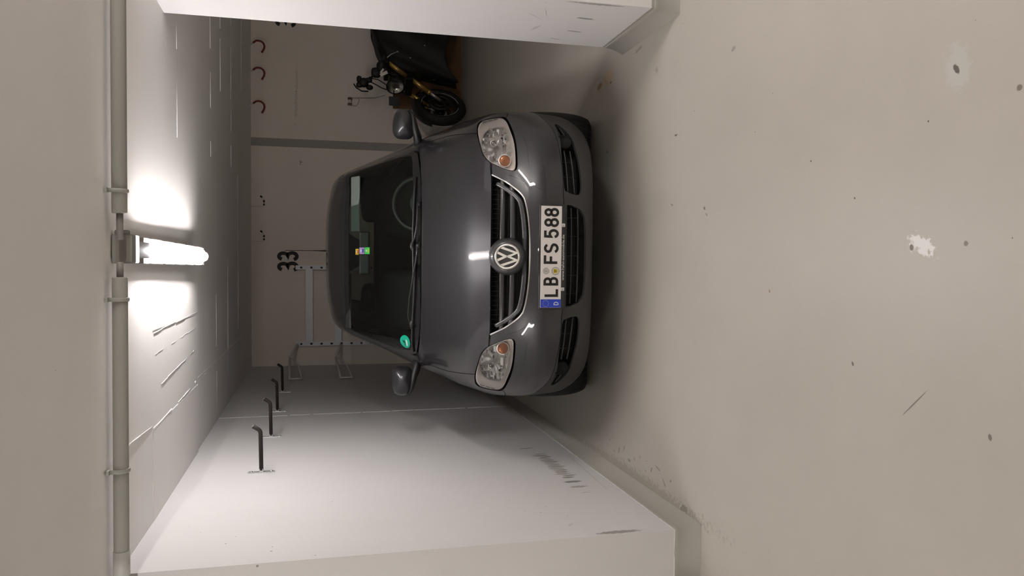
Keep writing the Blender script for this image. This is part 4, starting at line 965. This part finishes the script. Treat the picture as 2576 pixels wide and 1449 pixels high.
b = M(); b.box((-.35, 1.93, 1.475), (.40, .10, .014), Matrix.Rotation(.3, 3, 'X')); b.build('sun_visor', mat('visor_shaded', (.035, .038, .034), .8), car, bev=.005)  # darker copy of the visor grey, shade put into its colour
b = M(); b.box((.0, 1.68, 1.372), (.30, .025, .072), Matrix.Rotation(-.25, 3, 'X')); rv = b.build('rear_view_mirror', mat('rv_mirror_shell', (.008, .009, .008), .6), car, bev=.01)
b = M(); b.tube([(.012, 1.69, 1.385), (.012, 1.72, 1.415)], .012, 8); b.build('mirror_stem', M_blk, rv)
# black print patch behind the mirror, stickers
def sticker(s0, s1, r0, r1, name, m, off=.0012, n=8, round_=False, parent=None):
    b = M(); vs = []; K = n
    if round_:
        cs, cr = (s0+s1)/2, (r0+r1)/2; vs = [Sp(cs, cr, off)]+[Sp(cs+(s1-s0)/2*math.cos(2*PI*k/28), cr+(r1-r0)/2*math.sin(2*PI*k/28), off) for k in range(28)]; b.add(vs, [(0, 1+k, 1+(k+1) % 28) for k in range(28)], False)
    else:
        for i in range(K+1):
            for j in range(K+1): vs.append(Sp(s0+(s1-s0)*i/K, r0+(r1-r0)*j/K, off))
        b.add(vs, [(i*(K+1)+j, i*(K+1)+j+1, (i+1)*(K+1)+j+1, (i+1)*(K+1)+j) for i in range(K) for j in range(K)], False)
    return b.build(name, m, parent or car)
b = M(); pl_ = dense([(-.95, 12.84), (-.62, 12.50), (.62, 12.50), (.95, 12.84), (.95, 12.90), (-.95, 12.90)], True, .2); cc = (0, 12.7); vs = [Sp(*cc, -.002)]+[Sp(*p, -.002) for p in pl_]; b.add(vs, [(0, 1+k, 1+(k+1) % len(pl_)) for k in range(len(pl_))]); b.build('windscreen_patch', M_gloss, glass)
M_teal = mat('sticker_teal', (.0, .38, .24), .5); st4 = sticker(-4.16, -3.54, 11.18, 11.455, 'green_sticker', M_teal, round_=True)
cs, cr = -3.85, 11.318; e = 1e-2; us = V(S(cs+e, cr)-S(cs-e, cr)).normalized(); nn = V(SN(cs, cr)); ur = nn.cross(us).normalized()
if ur.z < 0: ur = -ur
o_ = Sp(cs, cr, .0016); b = M()
for st in glyph('4', .62): b.ribbon([(-.012+p[0]*.028, .003+p[1]*.028) for p in st], .0052, lambda a, c_, d: o_+us*a+ur*c_+nn*d, 0, .0004)
b.build('sticker_digit', M_num, st4)
b = M(); b.prism([(-.020, -.026), (.020, -.026), (.028, -.008), (-.028, -.008)], lambda a, c_, d: o_+us*a+ur*c_+nn*d, 0, .0004); b.build('sticker_field', mat('sticker_field_pale', (.55, .72, .66), .5), st4)
def vignette(s0, s1, r0, r1, c1, c2, nm):
    o = sticker(s0, s1, r0, r1, nm, mat(nm+'_colour', c1, .5), .0014); ds, dr = s1-s0, r1-r0
    sticker(s0+.2*ds, s1-.2*ds, r0+.12*dr, r0+.42*dr, 'sticker_print', mat(nm+'_print', c2, .5), .0019, parent=o); sticker(s0+.35*ds, s1-.35*ds, r0+.5*dr, r0+.8*dr, 'sticker_mark', mat(nm+'_mark', (.6, .65, .6), .5), .0019, parent=o)
vignette(-.05, .26, 12.365, 12.51, (.42, .26, .55), (.02, .05, .35), 'lilac_sticker')
vignette(-.05, .27, 12.215, 12.355, (.03, .50, .08), (.35, .5, .02), 'lime_sticker')
vignette(-.09, .20, 12.53, 12.63, (.55, .42, .02), (.4, .05, .03), 'yellow_sticker')

# ============================================================ MOTORCYCLE in the next bay
M_gold = mat('gold_fork', (.50, .33, .10), .35, .8); M_mblk = mat('bike_black', (.007, .0065, .006), .45, spec=.35); M_mrub = mat('bike_rubber', (.010, .009, .008), .75)
M_alu2 = mat('bike_aluminium', (.45, .43, .41), .3, .8); M_white = mat('rim_tape_white', (.62, .58, .54), .5)
hd = Vector((-.74, -.67, 0)).normalized()          # where the front wheel points
side = Vector((-hd.y, hd.x, 0))*-1                   # across the wheel
O = Vector((1.925, 9.14, 0))
t = thing('motorcycle', 'black naked motorcycle with gold fork and round headlight beside the car', 'motorcycle', O)
axle = Vector((0, 0, .315)); tp = Vector((.368, -.12, .935)); fd = (tp-axle).normalized()
sx = hd.cross(Vector((0, 0, 1))).normalized()
def wheel_prof(W, Ro, Ri): return [(Ri, -W*.32), (Ri+.012, -W*.44), ((Ro+Ri)/2, -W*.5), (Ro-.020, -W*.38), (Ro-.004, -W*.15), (Ro, 0), (Ro-.004, W*.15), (Ro-.020, W*.38), ((Ro+Ri)/2, W*.5), (Ri+.012, W*.44), (Ri, W*.32)]
b = M(); b.lathe(wheel_prof(.13, .312, .222), axle, sx, 60, closed=True); fwl = b.build('front_tyre', M_mrub, t)
b = M(); b.lathe([(.216, -.042), (.226, -.044), (.226, .044), (.216, .042), (.198, .02), (.198, -.02)], axle, sx, 48, closed=True)
for k in range(5):
    a = 2*PI*k/5+.3; u_ = hd*math.cos(a)+Vector((0, 0, 1))*math.sin(a); v_ = hd*math.cos(a+.14)+Vector((0, 0, 1))*math.sin(a+.14)
    b.tube([axle+u_*.03, axle+u_*.12, axle+v_*.20], .011, 8)
b.lathe([(0, -.05), (.035, -.05), (.035, .05), (0, .05)], axle, sx, 20); b.build('front_rim', M_mblk, t)
for a0, a1 in ((-75, 38), (95, 135), (150, 262)):
    b = M()
    for sd in (1, -1): b.tube([axle+sx*.0455*sd+(hd*math.cos(math.radians(a0+(a1-a0)*k/24))+Vector((0, 0, 1))*math.sin(math.radians(a0+(a1-a0)*k/24)))*.221 for k in range(25)], .0026, 6)
    b.build('rim_tape', M_white, fwl)
for sd in (1, -1):
    b = M(); b.lathe([(.10, -.0025), (.15, -.0025), (.15, .0025), (.10, .0025)], axle+sx*.075*sd, sx, 44, closed=True)
    b.lathe([(.035, -.002), (.075, -.002), (.075, .002), (.035, .002)], axle+sx*.068*sd, sx, 30, closed=True); b.build('brake_disc', mat('brake_disc_dark', (.035, .032, .03), .45, .6), t)
    b = M(); b.box(axle+sx*.09*sd+Vector((.11, .07, .06)), (.05, .05, .10)); b.build('brake_caliper', M_mblk, t, bev=.008)
    ofs = sx*.098*sd
    P = lambda k: axle+ofs+(tp-axle)*k
    b = M(); b.cyl(P(.0), P(.22), .020, 14); b.build('fork_slider', M_alu2, t)
    b = M(); b.cyl(P(.20), P(.56), .027, 16); b.lathe([(.027, 0), (.031, .003), (.031, .03), (.027, .033)], P(.20), fd, 18); b.cyl(P(.66), P(1.0), .0265, 16); b.build('fork_tube', M_gold, t)
for kk, dd in ((.61, (.10, .24, .085)), (1.03, (.10, .26, .05))): b = M(); b.box(axle+(tp-axle)*kk, dd, Matrix.Rotation(math.atan2(sx.y, sx.x)+PI/2, 3, 'Z')); b.build('fork_yoke', M_mblk, t, bev=.01)
# mudguard
b = M(); vs = []; n = 22
for k in range(n+1):
    a = math.radians(20+120*k/n); u_ = hd*math.cos(a)+Vector((0, 0, 1))*math.sin(a)
    for q in (-1, -.6, 0, .6, 1): vs.append(axle+u_*(.335-.03*q*q)+sx*.075*q)
b.add(vs, [(i*5+k, i*5+k+1, (i+1)*5+k+1, (i+1)*5+k) for i in range(n) for k in range(4)]); b.build('mudguard', M_mblk, t)
# headlight
hc = axle+(tp-axle)*.93+hd*.16+Vector((-.06, -.02, -.035))
b = M(); b.lathe([(0, -.11), (.05, -.105), (.088, -.06), (.104, 0), (.108, .012), (.100, .014)], hc, hd, 36); lampb = b.build('headlamp_shell', M_mblk, t)
b = M(); b.lathe([(0, -.035), (.04, -.025), (.08, -.008), (.098, .008)], hc, hd, 32); b.build('headlamp_reflector', mat('bike_reflector', (.6, .58, .56), .15, 1, bump=.6, bscale=30), lampb)
b = M(); b.lathe([(0, .030), (.05, .026), (.085, .016), (.101, .008)], hc, hd, 32); b.build('headlamp_glass', M_lens, lampb)
b = M(); b.box(hc+hd*.02+Vector((-.165, -.02, .02)), (.10, .03, .115)); b.tube([hc+Vector((-.05, 0, .02)), hc+Vector((-.13, -.02, .02))], .008, 6); b.build('instrument_pod', M_mblk, t, bev=.008)
# handlebar, controls
c0 = Vector((2.44, 8.97, .972))-O; c1 = Vector((2.26, 8.93, 1.03))-O; c2 = Vector((2.18, 8.91, 1.12))-O; c3 = Vector((2.08, 8.90, 1.215))-O
b = M(); b.tube([c0, (c0+c1)/2+Vector((0, 0, .01)), c1, c2, c3], .013, 10); b.build('handlebar', M_mblk, t)
for a_, b_ in ((c0, c0.lerp(c1, .55)), (c3, c2.lerp(c3, .15))):
    g = M(); g.cyl(a_, b_, .021, 12); g.build('grip', M_mrub, t)
b = M(); b.tube([Vector((2.38, 8.96, .942))-O, Vector((2.42, 8.93, .945))-O, Vector((2.45, 8.92, .905))-O, Vector((2.485, 8.92, .833))-O], .007, 8); b.ell(Vector((2.485, 8.92, .833))-O, (.011, .011, .011), 10, 6); b.build('clutch_lever', M_alu2, t)
b = M(); b.tube([Vector((2.075, 8.86, 1.325))-O, Vector((2.03, 8.84, 1.30))-O, Vector((1.995, 8.84, 1.24))-O, Vector((1.998, 8.85, 1.165))-O], .008, 8); b.build('brake_lever', M_mblk, t)
b = M(); b.ell(Vector((2.10, 8.88, 1.215))-O, (.055, .04, .055), 14, 8, .8); b.ell(Vector((2.14, 8.90, 1.265))-O, (.040, .03, .028), 12, 8, .7); b.ell(Vector((2.07, 8.88, 1.265))-O, (.030, .03, .035), 12, 8, .7); b.ell(Vector((2.13, 8.88, 1.16))-O, (.03, .03, .04), 12, 8, .8); b.ell(Vector((2.05, 8.88, 1.15))-O, (.03, .03, .04)); b.build('brake_switchgear', M_mblk, t, bev=.01)
b = M(); b.ell(Vector((2.235, 8.94, 1.075))-O, (.060, .04, .055), 16, 10, .7); b.ell(Vector((2.28, 8.95, 1.02))-O, (.075, .04, .05), 16, 10, .7); b.ell(Vector((2.32, 8.95, 1.01))-O, (.06, .05, .06)); b.ell(Vector((2.27, 8.95, .975))-O, (.05, .04, .06)); b.build('dial_cluster', M_mblk, t, bev=.012)
b = M(); b.box(Vector((2.22, 8.90, .99))-O, (.035, .01, .09), Matrix.Rotation(-.5, 3, 'Y')); b.box(Vector((2.25, 8.90, 1.01))-O, (.06, .01, .02), Matrix.Rotation(.6, 3, 'Y')); b.build('ignition_bracket', M_alu2, t)
b = M(); b.tube([Vector((2.14, 8.92, 1.17))-O, Vector((2.085, 8.84, 1.10))-O, Vector((2.04, 8.82, 1.02))-O, Vector((2.03, 8.86, .95))-O], .006, 6); b.tube([Vector((2.16, 8.9, 1.16))-O, Vector((2.13, 8.82, 1.06))-O, Vector((2.08, 8.80, .98))-O, Vector((2.05, 8.86, .93))-O], .005, 6); b.build('cable', M_mblk, t)
# frame, engine, tank, rear wheel (mostly under the cover)
b = M(); b.ell((.62, .16, .86), (.26, .16, .12), 24, 14, .8); b.build('fuel_tank', M_mblk, t)
b = M(); b.box((.62, .16, .45), (.36, .30, .34)); b.ell((.50, .14, .60), (.14, .14, .17), 18, 10); b.build('engine', mat('engine_dark', (.02, .018, .017), .5, .3), t, bev=.03)
b = M(); b.tube([(.36, .13, .90), (.5, .14, .72), (.85, .2, .62), (1.1, .22, .55)], .03, 8); b.tube([(.36, .12, .80), (.42, .13, .4), (.75, .18, .27), (1.0, .2, .4)], .02, 8); b.tube([(.95, .2, .42), (1.42, .24, .31)], .03, 8); b.build('frame', M_mblk, t)
b = M(); b.lathe(wheel_prof(.17, .312, .20), (1.42, .24, .315), (-.1, 1, 0), 44, closed=True); b.lathe([(0, -.05), (.2, -.04), (.2, .04), (0, .05)], (1.42, .24, .315), (-.1, 1, 0), 30); b.build('rear_tyre', M_mrub, t)
b = M(); b.ell((1.05, .2, .86), (.34, .13, .06), 22, 10, .7); b.build('saddle', M_mrub, t)
# dust cover thrown over the rear
def cover():
    b = M(); n, m_ = 64, 26; vs = []; random.seed(8)
    ph = [random.uniform(0, 6.28) for _ in range(8)]
    for j in range(m_+1):
        v_ = j/m_
        for i in range(n):
            a = 2*PI*i/n; ca, sa = math.cos(a), math.sin(a)
            rx = .60*math.copysign(abs(ca)**.8, ca); ry = .22*math.copysign(abs(sa)**.8, sa)
            if v_ < .3: k = math.sin(v_/.3*PI/2)**.8; z = 1.125-.12*(1-math.cos(v_/.3*PI/2))**1.1
            else:
                u_ = (v_-.3)/.7; k = 1.0+.10*u_+.05*math.sin(a*5+ph[0])*u_+.03*math.sin(a*9+ph[1])*u_+.02*math.sin(a*14+ph[2]+2*u_)*u_; z = 1.005-u_*(.80+.07*math.sin(a*3+ph[3])+.03*math.sin(a*7+ph[4]))
            z -= .16*max(0, -ca)**2*min(1, v_/.3)*(1-max(0, v_-.3))
            x = rx*k+(-.06*(v_**2) if ca < 0 else 0); dz = .010*math.sin(x*23+ph[5]+sa*4)*math.sin(v_*17)
            vs.append((x, ry*k+.012*math.sin(a*11+v_*9), z+dz))
    fs = [(j*n+i, j*n+(i+1) % n, (j+1)*n+(i+1) % n, (j+1)*n+i) for j in range(m_) for i in range(n)]; b.add(vs, fs)
    o = b.build('motorcycle_cover', surface('black_cover_cloth', (.0065, .006, .0055), .55, .3, speck=.11, speck_col=(.34, .32, .30), bump=.5, speck_scale=11, bscale=14, spec=.25), None); o.location = (2.88, 9.20, 0); o.rotation_euler = (0, 0, .08)
    sm = o.modifiers.new('solid', 'SOLIDIFY'); sm.thickness = .003; ss_ = o.modifiers.new('sub', 'SUBSURF'); ss_.levels = 1; ss_.render_levels = 1
    return tag(o, 'black cloth cover draped over the rear of the motorcycle', 'cover')
cover()
